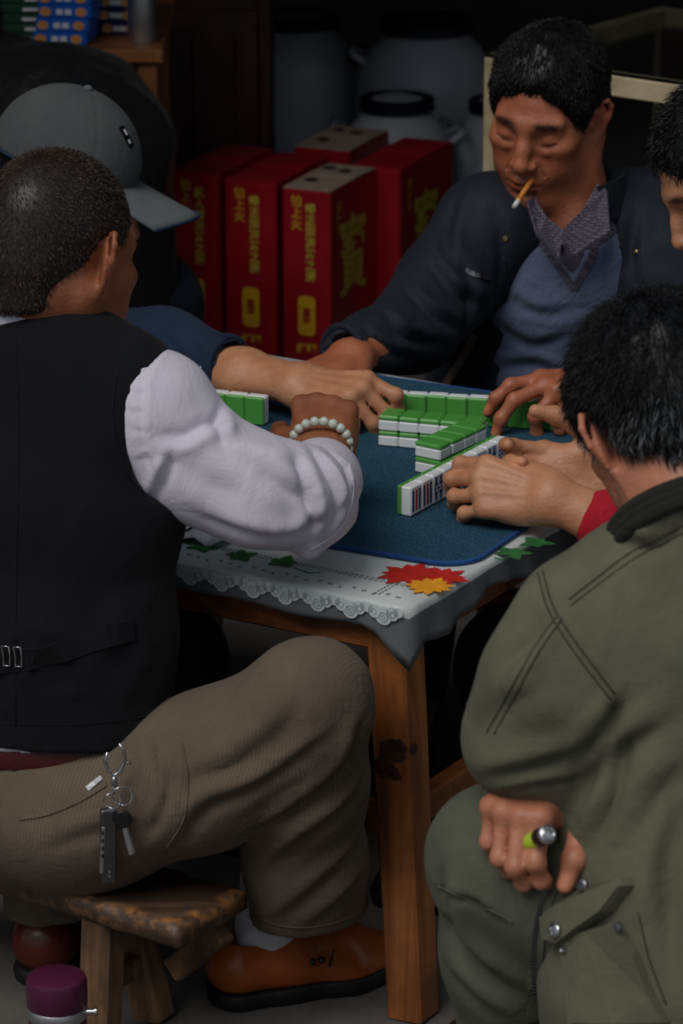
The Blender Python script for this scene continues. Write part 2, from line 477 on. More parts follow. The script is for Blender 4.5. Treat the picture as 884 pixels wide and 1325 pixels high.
M['brass'] = plain('brass_stud', (168, 148, 104), .35, 1.0, var=.05)
M['purple'] = plain('purple_enamel', (78, 26, 54), .3, var=.05)
M['blueprint'] = plain('blue_pack_card', (16, 92, 190), .4, var=.08)
M['navyprint'] = plain('navy_pack_card', (20, 36, 96), .45, var=.1)
M['orange'] = plain('orange_print', (204, 140, 80), .5)
M['paper'] = plain('white_paper_print', (215, 218, 222), .6, var=.04)
M['greenbox'] = plain('dark_green_card', (22, 66, 48), .5, var=.2, vs=15.)
M['rubber'] = plain('black_rubber', (16, 15, 16), .6)
M['black'] = plain('black_plastic', (14, 14, 16), .35)
def glass():
    m, nt, bs = new_mat('case_glass'); bs.inputs['Base Color'].default_value = (.75, .8, .78, 1)
    bs.inputs['Transmission Weight'].default_value = 1.0; bs.inputs['Roughness'].default_value = .06; bs.inputs['IOR'].default_value = 1.45; return m
M['glass'] = glass()

# ------------------------------------------------------------------ room
def struct(name, c, size, mat):
    o = MB().box(c, size).root(name, mat); tag(o, kind='structure'); return o
tag(struct('floor', (0, 5.0, -.05), (7.0, 11.6, .1), M['floor']), 'dusty grey concrete floor under the table', 'floor')
tag(struct('wall_back', (0, 9.3, 1.5), (7.0, .12, 3.0), M['wall']), 'dark shop wall behind the barrels', 'wall')
tag(struct('wall_left', (-2.9, 6.6, 1.5), (.12, 5.3, 3.0), M['wall']), 'dark side wall of the shop on the left', 'wall')
tag(struct('wall_right', (2.9, 6.6, 1.5), (.12, 5.3, 3.0), M['wall']), 'dark side wall of the shop on the right', 'wall')
tag(struct('ceiling', (0, 7.15, 2.72), (7.0, 4.4, .1), M['ceil']), 'dark board ceiling over the shop', 'ceiling')

# ------------------------------------------------------------------ table
TZ = .545; PHI = radians(31); SD = .82
TU = np.array([cos(PHI), -sin(PHI), 0]); TV = np.array([sin(PHI), cos(PHI), 0])
C0 = PZ(528, 788, TZ); UPZ = np.array([0, 0, 1.0])
def T(a, b, z=TZ): p = C0-TU*a+TV*b; p[2] = z; return p
table = empty('square_table', T(SD/2, SD/2, 0))
tag(table, 'low square wooden table with worn orange legs under a printed cloth', 'table')
RT = np.stack([TU, TV, UPZ], 1)
for i in range(6):
    MB().box(T(SD/2, SD*(i+.5)/6, TZ-.014), (SD-.006, SD/6-.003, .018), RT, .002).part('top_plank', M['tablewood_h'], table)
LS = .052; ins = .018
for (a, b) in ((ins+LS/2, ins+LS/2), (SD-ins-LS/2, ins+LS/2), (ins+LS/2, SD-ins-LS/2), (SD-ins-LS/2, SD-ins-LS/2)):
    sa = (1 if a < SD/2 else -1)*.03
    o = MB().bar(T(a, b, TZ-.024), T(a-sa, b, 0), LS, LS, up=TV, bev=.004, taper=.92).part('leg', M['tablewood'], table)
    if a < SD/2 and b < SD/2:
        # dark stains burnt into the two visible faces of the near leg
        random.seed(4)
        for (fa, z, r1, r2, face) in ((.002, .356, .020, .013, 0), (.012, .362, .012, .009, 0), (-.010, .332, .013, .014, 0), (.004, .325, .009, .008, 0), (.014, .358, .010, .006, 1)):
            c = T(a, b, z)+(TU*fa*1.0-TV*(LS/2+.0006) if face == 0 else TU*(LS/2+.0006)-TV*fa)
            c += TU*(.03*(TZ-z)/TZ)
            d = TU if face == 0 else TV
            pts = [c+d*r1*cos(t)*(1+.25*random.uniform(-1, 1))+UPZ*r2*sin(t)*(1+.3*random.uniform(-1, 1)) for t in np.linspace(0, 2*pi, 14)[:-1]]
            pts = pts if face == 0 else pts
            MB().poly(pts).part('stain', plain('stain_burn', (52, 26, 20), .6, var=.3, vs=120.), o)
LI = ins+LS/2
def rail(p, q, z, hgt, th, name):
    MB().bar((*p[:2], z), (*q[:2], z), th, hgt, bev=.003).part(name, M['tablewood_h'], table)
for (z, hgt, th, nm) in ((TZ-.024-.022, .046, .024, 'apron'), (.258, .036, .026, 'stretcher')):
    for (p, q) in ((T(LI, LI-.012), T(SD-LI, LI-.012)), (T(LI-.012, LI), T(LI-.012, SD-LI)), (T(LI, SD-LI+.012), T(SD-LI, SD-LI+.012)), (T(SD-LI+.012, LI), T(SD-LI+.012, SD-LI))):
        rail(p, q, z, hgt, th, nm)

# cloth: top sheet plus a short hanging skirt with folds, longer at the near corner
per = []; nper = 4*40
def edge_pt(s):  # s in 0..4, rounded corners
    e = int(s) % 4; f = s-int(s)
    cs = [(0, 0), (0, SD), (SD, SD), (SD, 0)]  # (a,b): corner, right-far, left-far, left
    p = np.array(cs[e]); q = np.array(cs[(e+1) % 4]); return p+(q-p)*f
V = []; rings = 7; drops = []
ss = np.linspace(0, 4, nper, endpoint=False)
for s in ss:
    a, b = edge_pt(s); out = np.zeros(2)
    e = int(s) % 4; f = s-int(s)
    nrm = [(-1, 0), (0, 1), (1, 0), (0, -1)]
    n1 = np.array(nrm[e]); n0 = np.array(nrm[(e-1) % 4]); n2 = np.array(nrm[(e+1) % 4])
    wb = .04
    out = n1*1.0
    if f < wb: out = n1*(.5+f/wb/2)+n0*(.5-f/wb/2)
    if f > 1-wb: out = n1*(.5+(1-f)/wb/2)+n2*(.5-(1-f)/wb/2)
    dc = min(s, 4-s)  # distance from near corner (in sides)
    drop = .034+.045*math.exp(-(dc/.035)**2)
    if e == 0: drop = max(drop, .046+.012*sin(f*19))
    if e == 3: drop += .002*sin(f*25)
    wav = .005*sin(f*70+1) if e == 0 else .0015*sin(f*40)
    drops.append((a, b, out, drop, wav))
for j in range(rings):
    t = j/(rings-1)
    for (a, b, out, drop, wav) in drops:
        rr = .006
        o2 = rr*sin(min(t*4, 1)*pi/2)+wav*max(0, t-.25)*1.3; dz = rr*(1-cos(min(t*4, 1)*pi/2))+max(0, t-.25)/.75*(drop-rr)
        p = T(a, b, TZ+.003-dz); p = p-TU*(out[0]*o2)+TV*(out[1]*o2); V.append(p)
Fq = []
for j in range(rings-1):
    for i in range(nper):
        k = (i+1) % nper; Fq.append((j*nper+i, j*nper+k, (j+1)*nper+k, (j+1)*nper+i))
ctr = len(V); V.append(T(SD/2, SD/2, TZ+.003))
for i in range(nper): Fq.append(((i+1) % nper, i, ctr))
cl = root_mesh('tablecloth', np.array(V), Fq, M['cloth'], smooth=True, base=T(SD/2, SD/2, TZ-.04))
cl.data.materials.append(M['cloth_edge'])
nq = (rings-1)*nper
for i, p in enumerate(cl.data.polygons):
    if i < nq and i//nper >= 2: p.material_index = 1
sm = cl.modifiers.new('thick', 'SOLIDIFY'); sm.thickness = .0012; sm.offset = 1
tag(cl, 'pale oilcloth with lace edge and red flowers covering the low table', 'tablecloth')
# lace scallops hanging over the two near edges
def disc(mb, c, x, y, r, n=14, a0=0, a1=2*pi):
    pts = [c+x*r*cos(t)+y*r*sin(t) for t in np.linspace(a0, a1, n+(0 if a1-a0 > 6.2 else 1))[:(-1 if a1-a0 > 6.2 else None)]]
    mb.poly(pts)
def scallop(a, face):
    mb = MB(); mb2 = MB()
    if face == 0: base = T(a, 0, 0)-TV*.0082; x = TU
    else: base = T(0, a, 0)+TU*.0085; x = TV
    n = -TV if face == 0 else TU
    up = UPZ
    for k, (dx, dz, r) in enumerate(((0, -.0125, .0112), (-.0120, -.0080, .0085), (.0120, -.0080, .0085), (-.0195, -.0050, .0065), (.0195, -.0050, .0065))):
        c = base+x*dx+up*(TZ+.001+dz)+n*(.0006*(k % 2)+.0004)
        disc(mb, c, x, up, r)
    return mb
for i in range(18): scallop(.028+.045*i, 0).part('lace_scallop', M['lace'], cl)
# printed ring lines on the scallops
def ring(mb, c, x, y, r0, r1, n=16):
    P = [c+x*r*cos(t)+y*r*sin(t) for r in (r0, r1) for t in np.linspace(0, 2*pi, n+1)[:-1]]
    mb.add(P, [(i, (i+1) % n, n+(i+1) % n, n+i) for i in range(n)])
mb = MB()
for i in range(18):
    base = T(.028+.045*i, 0, 0)-TV*.0095
    for dx, dz, r in ((0, -.0135, .0062), (0, -.0135, .0030), (-.0125, -.0085, .004), (.0125, -.0085, .004)):
        ring(mb, base+TU*dx+UPZ*(TZ+.001+dz), TU, UPZ, r, r-.0009)
mb.part('lace_line_print', plain('lace_line', (158, 164, 168), .5, var=.05), cl)
mb = MB()   # lattice band printed along the near edge, and dashes
for i in range(110):
    for b in (.058, .064): mb.box(T(.02+.0072*i, b, TZ+.0038), (.0045, .0016, .0004), RT)
for i in range(52):
    mb.box(T(.025+.0155*i, .020+.004*sin(i*2.1), TZ+.0038), (.006, .003, .0004), RT@np.array(Matrix.Rotation(sin(i)*1.2, 3, 'Z')))
for i in range(110):
    for b in (.050, .056): mb.box(T(b, .02+.0072*i, TZ+.0038), (.0016, .0045, .0004), RT)
mb.part('dash_print', M['pr_grey'], cl)
def petal_poly(c, ang, L, W, n=8):
    d = TU*cos(ang)+TV*sin(ang); e = -TU*sin(ang)+TV*cos(ang); P = []
    for t in np.linspace(0, 1, n): P.append(c+d*L*t+e*W*sin(pi*t**.8)*(1+.15*sin(t*20)))
    for t in np.linspace(1, 0, n)[1:-1]: P.append(c+d*L*t-e*W*sin(pi*t**.8)*(1+.15*sin(t*20)))
    return P
def flower(px, py, r, mat, z, seed):
    c = PZ(px, py, TZ+.003); c[2] = TZ+z; random.seed(seed); mb = MB()
    for k in range(11):
        c2 = c.copy(); c2[2] += .00003*k
        mb.poly(petal_poly(c2, 2*pi*k/11+random.uniform(-.1, .1), r*random.uniform(.85, 1.1), r*.22))
    mb.part('printed_flower', mat, cl)
flower(532, 744, .043, M['pr_red'], .0040, 1); flower(570, 748, .037, M['pr_red'], .0044, 2); flower(556, 760, .032, M['pr_yellow'], .0050, 3)
def leaf(px, py, r, seed):
    c = PZ(px, py, TZ+.003); c[2] = TZ+.0042; random.seed(seed); mb = MB(); a0 = random.uniform(0, 6)
    for k in range(5):
        c2 = c.copy(); c2[2] += .00003*k; mb.poly(petal_poly(c2, a0+k*1.15, r*random.uniform(.7, 1.1), r*.30))
    mb.part('printed_leaf', M['pr_green'], cl)
for i, (x, y, r) in enumerate(((262, 709, .022), (312, 720, .024), (366, 729, .026), (662, 716, .026), (693, 703, .024), (240, 700, .018), (745, 672, .02))): leaf(x, y, r, 20+i)
for seq in (((640, 722), (652, 726), (662, 716), (676, 712), (692, 703)), ((380, 735), (400, 742), (415, 741))):
    MB().tube([np.append(PZ(x, y, TZ+.003)[:2], TZ+.0036) for x, y in seq], .0009, 5).part('printed_stem', M['pr_green'], cl)

# blue felt mat with bound edge
ml, mr, mn, mf = -.14, .05, .075, .03
MC = np.array([SD/2, SD/2])
ma0, ma1, mb0, mb1 = .022, .80, .115, .795   # a range, b range
def matpt(s, r=.05, n=10):
    pts = []
    for (ca, cb, t0) in ((ma0+r, mb0+r, 1.0), (ma1-r, mb0+r, 1.5), (ma1-r, mb1-r, 0.0), (ma0+r, mb1-r, .5)):
        for t in np.linspace(t0*pi, (t0+.5)*pi, n): pts.append((ca+r*cos(t), cb+r*sin(t)))
    return pts
rim = matpt(0)
MR = -.07
rim = [(MC[0]+(a-MC[0])*cos(MR)-(b-MC[1])*sin(MR), MC[1]+(a-MC[0])*sin(MR)+(b-MC[1])*cos(MR)) for a, b in rim]
mz0, mz1 = TZ+.0052, TZ+.0095
V = [T(a, b, mz1) for a, b in rim]+[T(a, b, mz0) for a, b in rim]; n = len(rim)
Fq = [tuple(range(n)), tuple(range(n, 2*n))[::-1]]+[(i, n+i, n+(i+1) % n, (i+1) % n) for i in range(n)]
felt_mat = root_mesh('felt_mat', np.array(V), Fq, M['felt'], smooth=False); tag(felt_mat, 'dark blue felt mat with bright blue bound edge on the table', 'mat')
MB().tube([T(a, b, (mz0+mz1)/2) for a, b in rim], .0032, 6, closed=True).part('binding', M['blue_edge'], felt_mat, True)

# ------------------------------------------------------------------ mahjong tiles
TH_, TW_, TD_ = .039, .0275, .021
tw = MB().box((0, 0.003, TH_/2), (TW_, TD_-.006, TH_), bev=.0022); wm = mesh_np('tile_body', np.array(tw.V), tw.F, smooth=False); wm.materials.append(M['tile_white'])
tg = MB().box((0, -(TD_/2-.0035), TH_/2), (TW_, .007, TH_), bev=.0022); gm = mesh_np('tile_back', np.array(tg.V), tg.F, smooth=False); gm.materials.append(M['tile_green'])
def print_mesh(kind):
    out = []; yf = TD_/2+.0003
    if kind == 'bars': L = [('ink_blue', [(-.008, .0195, .0035, .027), (.008, .0195, .0035, .027)]), ('ink_red', [(0, .0195, .004, .027)])]
    else:
        L = [('ink_blue', [(sx*.006, z, .0032, .008) for sx in (-1, 1) for z in (.009, .031)]+[(x, .020, .0035, .0032) for x in (-.008, 0, .008)]+[(x, z, .007, .0028) for x in (-.006, .006) for z in (.0145, .0255)])]
    for mn_, rects in L:
        mb = MB()
        for (x, z, w_, h_) in rects: mb.box((x, yf, z), (w_, .0006, h_))
        me = mesh_np('tile_print', np.array(mb.V), mb.F, smooth=False); me.materials.append(M[mn_]); out.append(me)
    return out
PRM = {k: print_mesh(k) for k in ('bars', 'cross')}
def tile(base, fwd, up, label, group, prints=None):
    """fwd = direction the white face looks to, up = long axis"""
    R = rotm(fwd, up); o = link(bpy.data.objects.new('mahjong_tile', None)); o.empty_display_size = .01
    m4 = Matrix.Identity(4)
    for r in range(3):
        for c in range(3): m4[r][c] = R[r, c]
        m4[r][3] = base[r]
    o.matrix_world = m4
    link(bpy.data.objects.new('body', wm), o); link(bpy.data.objects.new('back', gm), o)
    if prints:
        for me in PRM[prints]: link(bpy.data.objects.new('face_print', me), o)
    tag(o, label, 'tile', group); return o
FZ = mz1+.0004
ORDN = ['first', 'second', 'third', 'fourth', 'fifth', 'sixth', 'seventh', 'eighth', 'ninth', 'tenth', 'eleventh', 'twelfth', 'thirteenth']
# far row: white faces toward the smoker, green backs to us
q0 = PZ(488, 541, FZ); q1 = PZ(716, 555, FZ); d = unit(q1-q0); nt_ = 10
step = np.linalg.norm(q1-q0)/ (nt_-1)
fw = np.cross(UPZ, d)
nt_ = int(round(np.linalg.norm(q1-q0)/(TW_+.0003)))+1
for i in range(nt_):
    p = q0+d*(TW_+.0003)*i+fw*.0012*sin(i*2.7); tile(p, fw, UPZ, 'standing green-backed tile in the far row, %s from the left' % ORDN[min(i, 12)], 'standing tiles in the far row')
# wall of lying tiles, two layers: wing across and leg toward us
e0 = PZ(489, 577, FZ); e1 = PZ(606, 588, FZ); wd = unit(e1-e0)
wn = np.cross(UPZ, wd)
for i in range(5):
    for l in range(2):
        p = e0+wd*(TW_+.0004)*(i+.5)+wn*.0; p = p+UPZ*(TD_/2+l*(TD_+.0002))
        tile(p, (0, 0, -1), wn, '%s lying tile from the left, %s layer of the wall across the mat' % (ORDN[i], ('lower', 'upper')[l]), 'lying tiles of the wall')
g0 = PZ(536, 611, FZ); g1 = PZ(560, 617, FZ)
gd = unit(TV*.94+TU*.05); gw = np.cross(gd, UPZ)
for i in range(4):
    for l in range(2):
        p = g0+gd*((TW_+.0004)*(i+.5)+(.003 if i > 0 else 0))+UPZ*(TD_/2+l*(TD_+.0002))
        tile(p, (0, 0, -1), gw, '%s lying tile, %s layer of the short wall running away from us' % (ORDN[i], ('lower', 'upper')[l]), 'lying tiles of the wall')
# the row being arranged by the red-cuffed hands: white faces to the right
h0 = PZ(522, 668, FZ); hd = unit(PZ(622, 614, FZ)-h0); hf = np.cross(hd, UPZ)
for i in range(9):
    tile(h0+hd*(TW_+.0003)*(i+.5), hf, UPZ, 'standing white tile in the row by the red-cuffed hands, %s from the near end' % ORDN[i], 'standing tiles of the right player', 'bars' if i in (0, 1, 5, 6) else 'cross')
# shaded row at the left behind the white sleeve
k1 = PZ(345, 549, FZ); kd = unit(PZ(262, 540, FZ)-k1)
for i in range(6):
    tile(k1+kd*(TW_+.0003)*(i+.5), np.cross(kd, UPZ)*-1 if np.cross(kd, UPZ)[1] < 0 else np.cross(kd, UPZ), UPZ, 'shaded green-backed tile behind the white sleeve, %s from the right' % ORDN[i], 'shaded tiles behind the white sleeve')
# crumpled paper slip at the mat's edge
c = PZ(262, 688, TZ+.012); P = []; Fq = []
nx, ny = 12, 5
for i in range(nx):
    for j in range(ny):
        P.append(c+TU*(i/(nx-1)-.5)*.085+TV*(j/(ny-1)-.5)*.05+UPZ*(.004*sin(i*1.3+j)+.004*cos(j*1.7+i*.4)))
for i in range(nx-1):
    for j in range(ny-1): Fq.append((i*ny+j, (i+1)*ny+j, (i+1)*ny+j+1, i*ny+j+1))
o = root_mesh('paper_slip', np.array(P), Fq, M['paper']); s_ = o.modifiers.new('thick', 'SOLIDIFY'); s_.thickness = .001
MB().tube([P[i*ny+2]+UPZ*.0016 for i in range(1, nx-1)], .0016, 6).part('dark_print', M['darkprint'], o)
tag(o, 'crumpled white slip with black print beside the vest at the mat edge', 'paper')

# ------------------------------------------------------------------ bench
BZ = .205
b_n = PZ(230, 1200, BZ); b_r = PZ(322, 1150, BZ); b_l = PZ(-60, 1110, BZ)
bx = unit((b_n-b_l)*[1, 1, 0]); by = unit(np.cross(UPZ, bx)); bw = np.dot(b_r-b_n, by); bw = max(bw, .13); bl = .56
bench = empty('wooden_bench', (*(b_n-bx*bl/2+by*bw/2)[:2], 0)); tag(bench, 'worn dark wooden bench under the man in the black vest', 'bench')
RB = np.stack([bx, by, UPZ], 1)
def plank():
    nx, ny = 60, 14; th = .034; V = []
    for (z, s) in ((BZ, 1), (BZ-th, .985)):
        for i in range(nx):
            for j in range(ny):
                u = i/(nx-1); v = j/(ny-1)
                p = b_n-bx*bl*(1-u)+by*bw*v; p[2] = z
                V.append(p)
    V = np.array(V); nn = noise(V, 28, 2); n2 = noise(V, 90, 5)
    top = np.arange(len(V)) < nx*ny
    i = (np.arange(len(V)) % (nx*ny))//ny; j = np.arange(len(V)) % ny
    ed = (i == nx-1) | (j == 0) | (j == ny-1) | (i == 0)
    V[:, 2] += np.where(top, nn*.0012-ed*.004*(1+n2), ed*(.008+.006*nn))
    wob = (nn*.003+n2*.002)
    V += np.outer(np.where(ed, wob, 0), by)*np.where(j == 0, 1, 0)[:, None]
    V += np.outer(np.where(i == nx-1, wob, 0), bx)
    Fq = []; o = nx*ny
    for a in range(nx-1):
        for b in range(ny-1):
            q = a*ny+b; Fq.append((q, q+ny, q+ny+1, q+1)); Fq.append((o+q, o+q+1, o+q+ny+1, o+q+ny))
    for a in range(nx-1):
        q = a*ny; Fq.append((q, o+q, o+q+ny, q+ny)); q += ny-1; Fq.append((q, q+ny, o+q+ny, o+q))
    for b in range(ny-1):
        Fq.append((b, b+1, o+b+1, o+b)); q = (nx-1)*ny+b; Fq.append((q, o+q, o+q+1, q+1))
    return V, Fq
def bench_mat():
    m, nt, bs = new_mat('worn_bench_top')
    v = coords(nt, (3, 26, 26)); f = noise_n(nt, v, 1., 6, .65, .6)
    col = ramp(nt, f, [(.3, lin((40, 30, 25))), (.55, lin((78, 60, 48))), (.75, lin((120, 98, 80)))])
    # bare orange wood where edges are rubbed: by curvature of the geometry
    at = N_(nt, 'ShaderNodeAttribute'); at.attribute_name = 'wear'
    g = noise_n(nt, coords(nt), 55., 4); ml = N_(nt, 'ShaderNodeMath', operation='MULTIPLY'); nt.links.new(at.outputs['Fac'], ml.inputs[0])
    rg = ramp(nt, g, [(.46, (.05, .05, .05)), (.66, (1, 1, 1))]); nt.links.new(rg, ml.inputs[1])
    mx = N_(nt, 'ShaderNodeMix', data_type='RGBA'); nt.links.new(ml.outputs[0], mx.inputs['Factor']); nt.links.new(col, mx.inputs[6]); mx.inputs[7].default_value = (*lin((156, 106, 58)), 1)
    nt.links.new(mx.outputs[2], bs.inputs['Base Color']); bs.inputs['Roughness'].default_value = .45
    bump(nt, bs, f, .5, .004); return m
V, Fq = plank()
jj = (np.arange(len(V)) % (60*14)); wear = ((jj//14 >= 58) | (jj % 14 <= 1) | (jj % 14 >= 13)).astype(float)*(np.arange(len(V)) < 840)
wear = np.maximum(wear, .35*((jj//14 == 59) | (jj % 14 == 0)))
part('seat', V, Fq, bench_mat(), bench, {'wear': wear})
for (u, v, sx, sy) in ((.76, .22, .10, -.55), (.70, .80, .8, .5), (.14, .22, -.5, -.5), (.14, .78, -.5, .5)):
    t = b_n-bx*bl*(1-u)+by*bw*v; t[2] = BZ-.03; q = t+bx*.04*sx+by*.035*sy; q[2] = 0
    MB().bar(t, q, .044, .036, up=by, bev=.004).part('leg', M['benchleg'], bench)
t0 = b_n-bx*bl*.26+by*bw*.2; t1 = b_n-bx*bl*.26+by*bw*.85
MB().bar((*t0[:2], .08), (*t1[:2], .08), .026, .03, bev=.003).part('stretcher', M['benchleg'], bench)
t0 = b_n-bx*bl*.02+by*bw*.75; t1 = b_n-bx*bl*.16+by*bw*.8
MB().bar((*t0[:2], BZ-.045), (*t1[:2], BZ-.12), .024, .03, bev=.003).part('brace', M['benchleg'], bench)

# ------------------------------------------------------------------ purple flask
fc = PZ(73, 1264, .17); k_ = .0335
flask = empty('vacuum_flask', (fc[0], fc[1], 0)); tag(flask, 'purple vacuum flask with a steel band beside the bench leg', 'flask')
o = MB().lathe([(k_*.98, 0), (k_, .004), (k_, .118), (k_*.97, .121)], (fc[0], fc[1], 0), 40).part('body', M['purple'], flask); autosmooth(o)
o = MB().lathe([(k_*1.01, .121), (k_*1.03, .122), (k_*1.03, .134), (k_*1.01, .135)], (fc[0], fc[1], 0), 40).part('band', M['steel'], flask); autosmooth(o)
o = MB().lathe([(k_*1.02, .1355), (k_*1.05, .137), (k_*1.05, .164), (k_*1.0, .170), (k_*.9, .172), (.001, .1722)], (fc[0], fc[1], 0), 40).part('cap', M['purple'], flask); autosmooth(o)
o = MB().lathe([(.004, 0), (.004, .009), (.006, .0095), (.006, .012), (.002, .0125)], (fc[0]+k_*1.0, fc[1]-.004, .128), 16, rotm((0, 1, 0), (0, 0, 1))@np.array([[0, 0, 1], [0, 1, 0], [-1, 0, 0]])).part('stud', M['chrome'], flask); autosmooth(o)

# ------------------------------------------------------------------ lettering
def text_mesh(s, size, spacing=1.0, align='CENTER', bold=.0):
    cu = bpy.data.curves.new('lettering', 'FONT'); cu.body = s; cu.size = size; cu.align_x = align; cu.align_y = 'CENTER'
    cu.space_line = spacing; cu.fill_mode = 'BOTH'; cu.offset = bold; cu.resolution_u = 2
    o = bpy.data.objects.new('lettering', cu); COL.objects.link(o)
    bpy.context.view_layer.update()
    me = bpy.data.meshes.new_from_object(o.evaluated_get(bpy.context.evaluated_depsgraph_get()))
    bpy.data.objects.remove(o); bpy.data.curves.remove(cu)
    return me
def put_text(name, s, size, c, x, y, mat, parent, spacing=1.0, bold=0., sx=1.0):
    me = text_mesh(s, size, spacing, bold=bold)
    n = len(me.vertices); A = np.zeros(n*3); me.vertices.foreach_get('co', A); A = A.reshape(-1, 3)
    W = np.array(c)[None, :]+A[:, :1]*sx*np.array(x)[None, :]+A[:, 1:2]*np.array(y)[None, :]-ORG[parent][None, :]
    me.vertices.foreach_set('co', W.ravel()); me.materials.clear(); me.materials.append(mat); me.update()
    o = link(bpy.data.objects.new(name, me), parent); ORG[o] = ORG[parent]; return o

# ------------------------------------------------------------------ red drink cartons
BPH = radians(24)
XU = np.array([cos(BPH), -sin(BPH), 0]); XV = np.array([sin(BPH), cos(BPH), 0]); RX = np.stack([XU, XV, UPZ], 1)
def carton(corner_px, wd_, dp, ht, label, col1, top='red', z0=0.0, big=True, seed=0, front=True):
    """corner_px = pixel of the near right top corner"""
    c = PZ(*corner_px, z0+ht); base = c-XU*wd_/2+XV*dp/2; base[2] = z0
    o = empty('drink_carton', base); tag(o, label, 'box', 'red drink cartons behind the table')
    MB().box(base+UPZ*ht/2, (wd_, dp, ht), RX, .003).part('body', M['red'], o)
    # lid flaps, slightly lifted
    tp = base+UPZ*(ht+.0015)
    mt = M['card'] if top == 'card' else M['red']
    MB().box(tp-XV*dp*.25+UPZ*.001, (wd_*.99, dp*.49, .003), RX@np.array(Matrix.Rotation(.012, 3, 'X')), .0008).part('flap', mt, o)
    MB().box(tp+XV*dp*.25+UPZ*.002, (wd_*.99, dp*.49, .003), RX@np.array(Matrix.Rotation(-.02, 3, 'X')), .0008).part('flap', mt, o)
    if top == 'card':
        for (a, b) in ((-.2, -.2), (.1, .22), (-.28, .28)):
            mb = MB(); disc(mb, tp+XU*wd_*a+XV*dp*b+UPZ*.005, XU, XV, .014); mb.part('dark_mark', M['darkprint'], o)
    fc_ = base-XV*(dp/2+.0008)
    if front:
        put_text('lettering', '怕\n上\n火', .023, fc_-XU*wd_*.21+UPZ*(ht*.885), XU, UPZ, M['gold'], o, 1.0, .0006)
        put_text('lettering', col1, .022, fc_+XU*wd_*.08+UPZ*(ht*.745), XU, UPZ, M['goldpale'], o, 1.0, .0006)
        # picture of a can
        cc = fc_+XU*wd_*.0+UPZ*ht*.39
        P = []
        for (sx, sz, t0) in ((1, 1, 0), (-1, 1, .5), (-1, -1, 1), (1, -1, 1.5)):
            for t in np.linspace(t0*pi, (t0+.5)*pi, 6): P.append(cc+XU*(sx*.009+.009*cos(t))+UPZ*(sz*.028+.011*sin(t)))
        MB().poly(P).part('can_print', M['gold'], o)
        put_text('lettering', '凉\n茶', .016, cc-XV*.0006, XU, UPZ, M['red'], o, .85, .001)
        put_text('lettering', '红罐', .021, fc_+XU*wd_*.0+UPZ*ht*.225, XU, UPZ, M['gold'], o, 1, .0008)
    if big:
        sc_ = base+XU*(wd_/2+.0008)
        put_text('lettering', '寶', .165, sc_+XV*(-dp*.02)+UPZ*ht*.62, XV, UPZ, M['goldpale'], o, 1, .003, .8)
        put_text('lettering', '怕上火', .022, sc_-XV*dp*.33+UPZ*ht*.86, UPZ*-1, XV, M['gold'], o, 1, .0005)
    return o
carton((357, 240), .108, .25, .40, 'red drink carton with gold writing, second from the brown cabinet', '喝\n正\n宗\n凉\n茶\n之\n源', seed=1, big=False)
carton((283, 229), .100, .25, .40, 'red drink carton with gold writing right beside the brown cabinet', '就\n人\n喝\n凉\n茶\n之\n源', seed=2, big=False)
carton((428, 250), .100, .215, .40, 'red drink carton with a torn grey cardboard top nearest the middle', '喝\n正\n宗\n凉\n茶\n之\n源', 'card', seed=3)
carton((518, 222), .105, .27, .40, 'red drink carton half hidden behind the smoking man\'s arm', '喝\n正\n宗\n凉\n茶\n之\n源', 'red', seed=4, front=False)
carton((452, 197), .12, .2, .40, 'red drink carton at the back against the white barrels', '喝', 'card', seed=5, big=False, front=False)

# ------------------------------------------------------------------ plastic barrels
def barrel(px, py, r, ht, label, Y=None, lid=True, handle=False):
    c = PZ(px, py, ht); base = np.array([c[0], c[1], 0])
    o = empty('plastic_barrel', base); tag(o, label, 'barrel', 'white plastic barrels at the back wall')
    b = MB().lathe([(r*.86, 0), (r*.96, .012), (r, .03), (r, ht*.30), (r*1.015, ht*.31), (r*1.015, ht*.33), (r, ht*.34), (r, ht*.70), (r*.97, ht*.76), (r*.80, ht*.86), (r*.62, ht*.92), (r*.58, ht*.93), (r*.58, ht*.955)], base, 48).part('body', M['barrel'], o); autosmooth(b, 50)
    if lid:
        l = MB().lathe([(r*.60, ht*.935), (r*.66, ht*.94), (r*.66, ht*.992), (r*.62, ht), (r*.50, ht), (r*.48, ht*.985), (.002, ht*.982)], base, 48).part('lid', M['lid'], o); autosmooth(l, 40)
        MB().lathe([(r*.46, ht*.984), (r*.45, ht*.990), (.002, ht*.992)], base, 40).part('lid_disc', M['barrel'] if ht < .5 else M['lid'], o)
    for sx in (-1, 1):
        p = base+np.array([sx*r*.86, -.03*sx, ht*.80])
        MB().tube([p+[0, -.05, 0], p+[sx*.03, -.045, .02], p+[sx*.03, .045, .02], p+[0, .05, 0]], .008, 8).part('handle', M['barrel'] if not handle else M['maroon'], o, True)
    rg = MB(); 
    q = base+np.array([r*.62*.5, -r*.72, ht*.80]); nrm = unit(q-base-np.array([0, 0, ht*.55]))
    xx = unit(np.cross(nrm, UPZ)); ring(rg, q+nrm*.03, xx, np.cross(xx, nrm), .03, .024, 20); 
    return o
barrel(552, 22, .155, .50, 'large white plastic barrel with dark lid behind the small one')
barrel(388, 18, .132, .47, 'white plastic barrel with maroon handle next to the brown cabinet', handle=True)
barrel(514, 125, .118, .425, 'small white plastic barrel with dark ring lid in front')
barrel(650, 128, .108, .40, 'small white plastic barrel behind the smoking man\'s head')
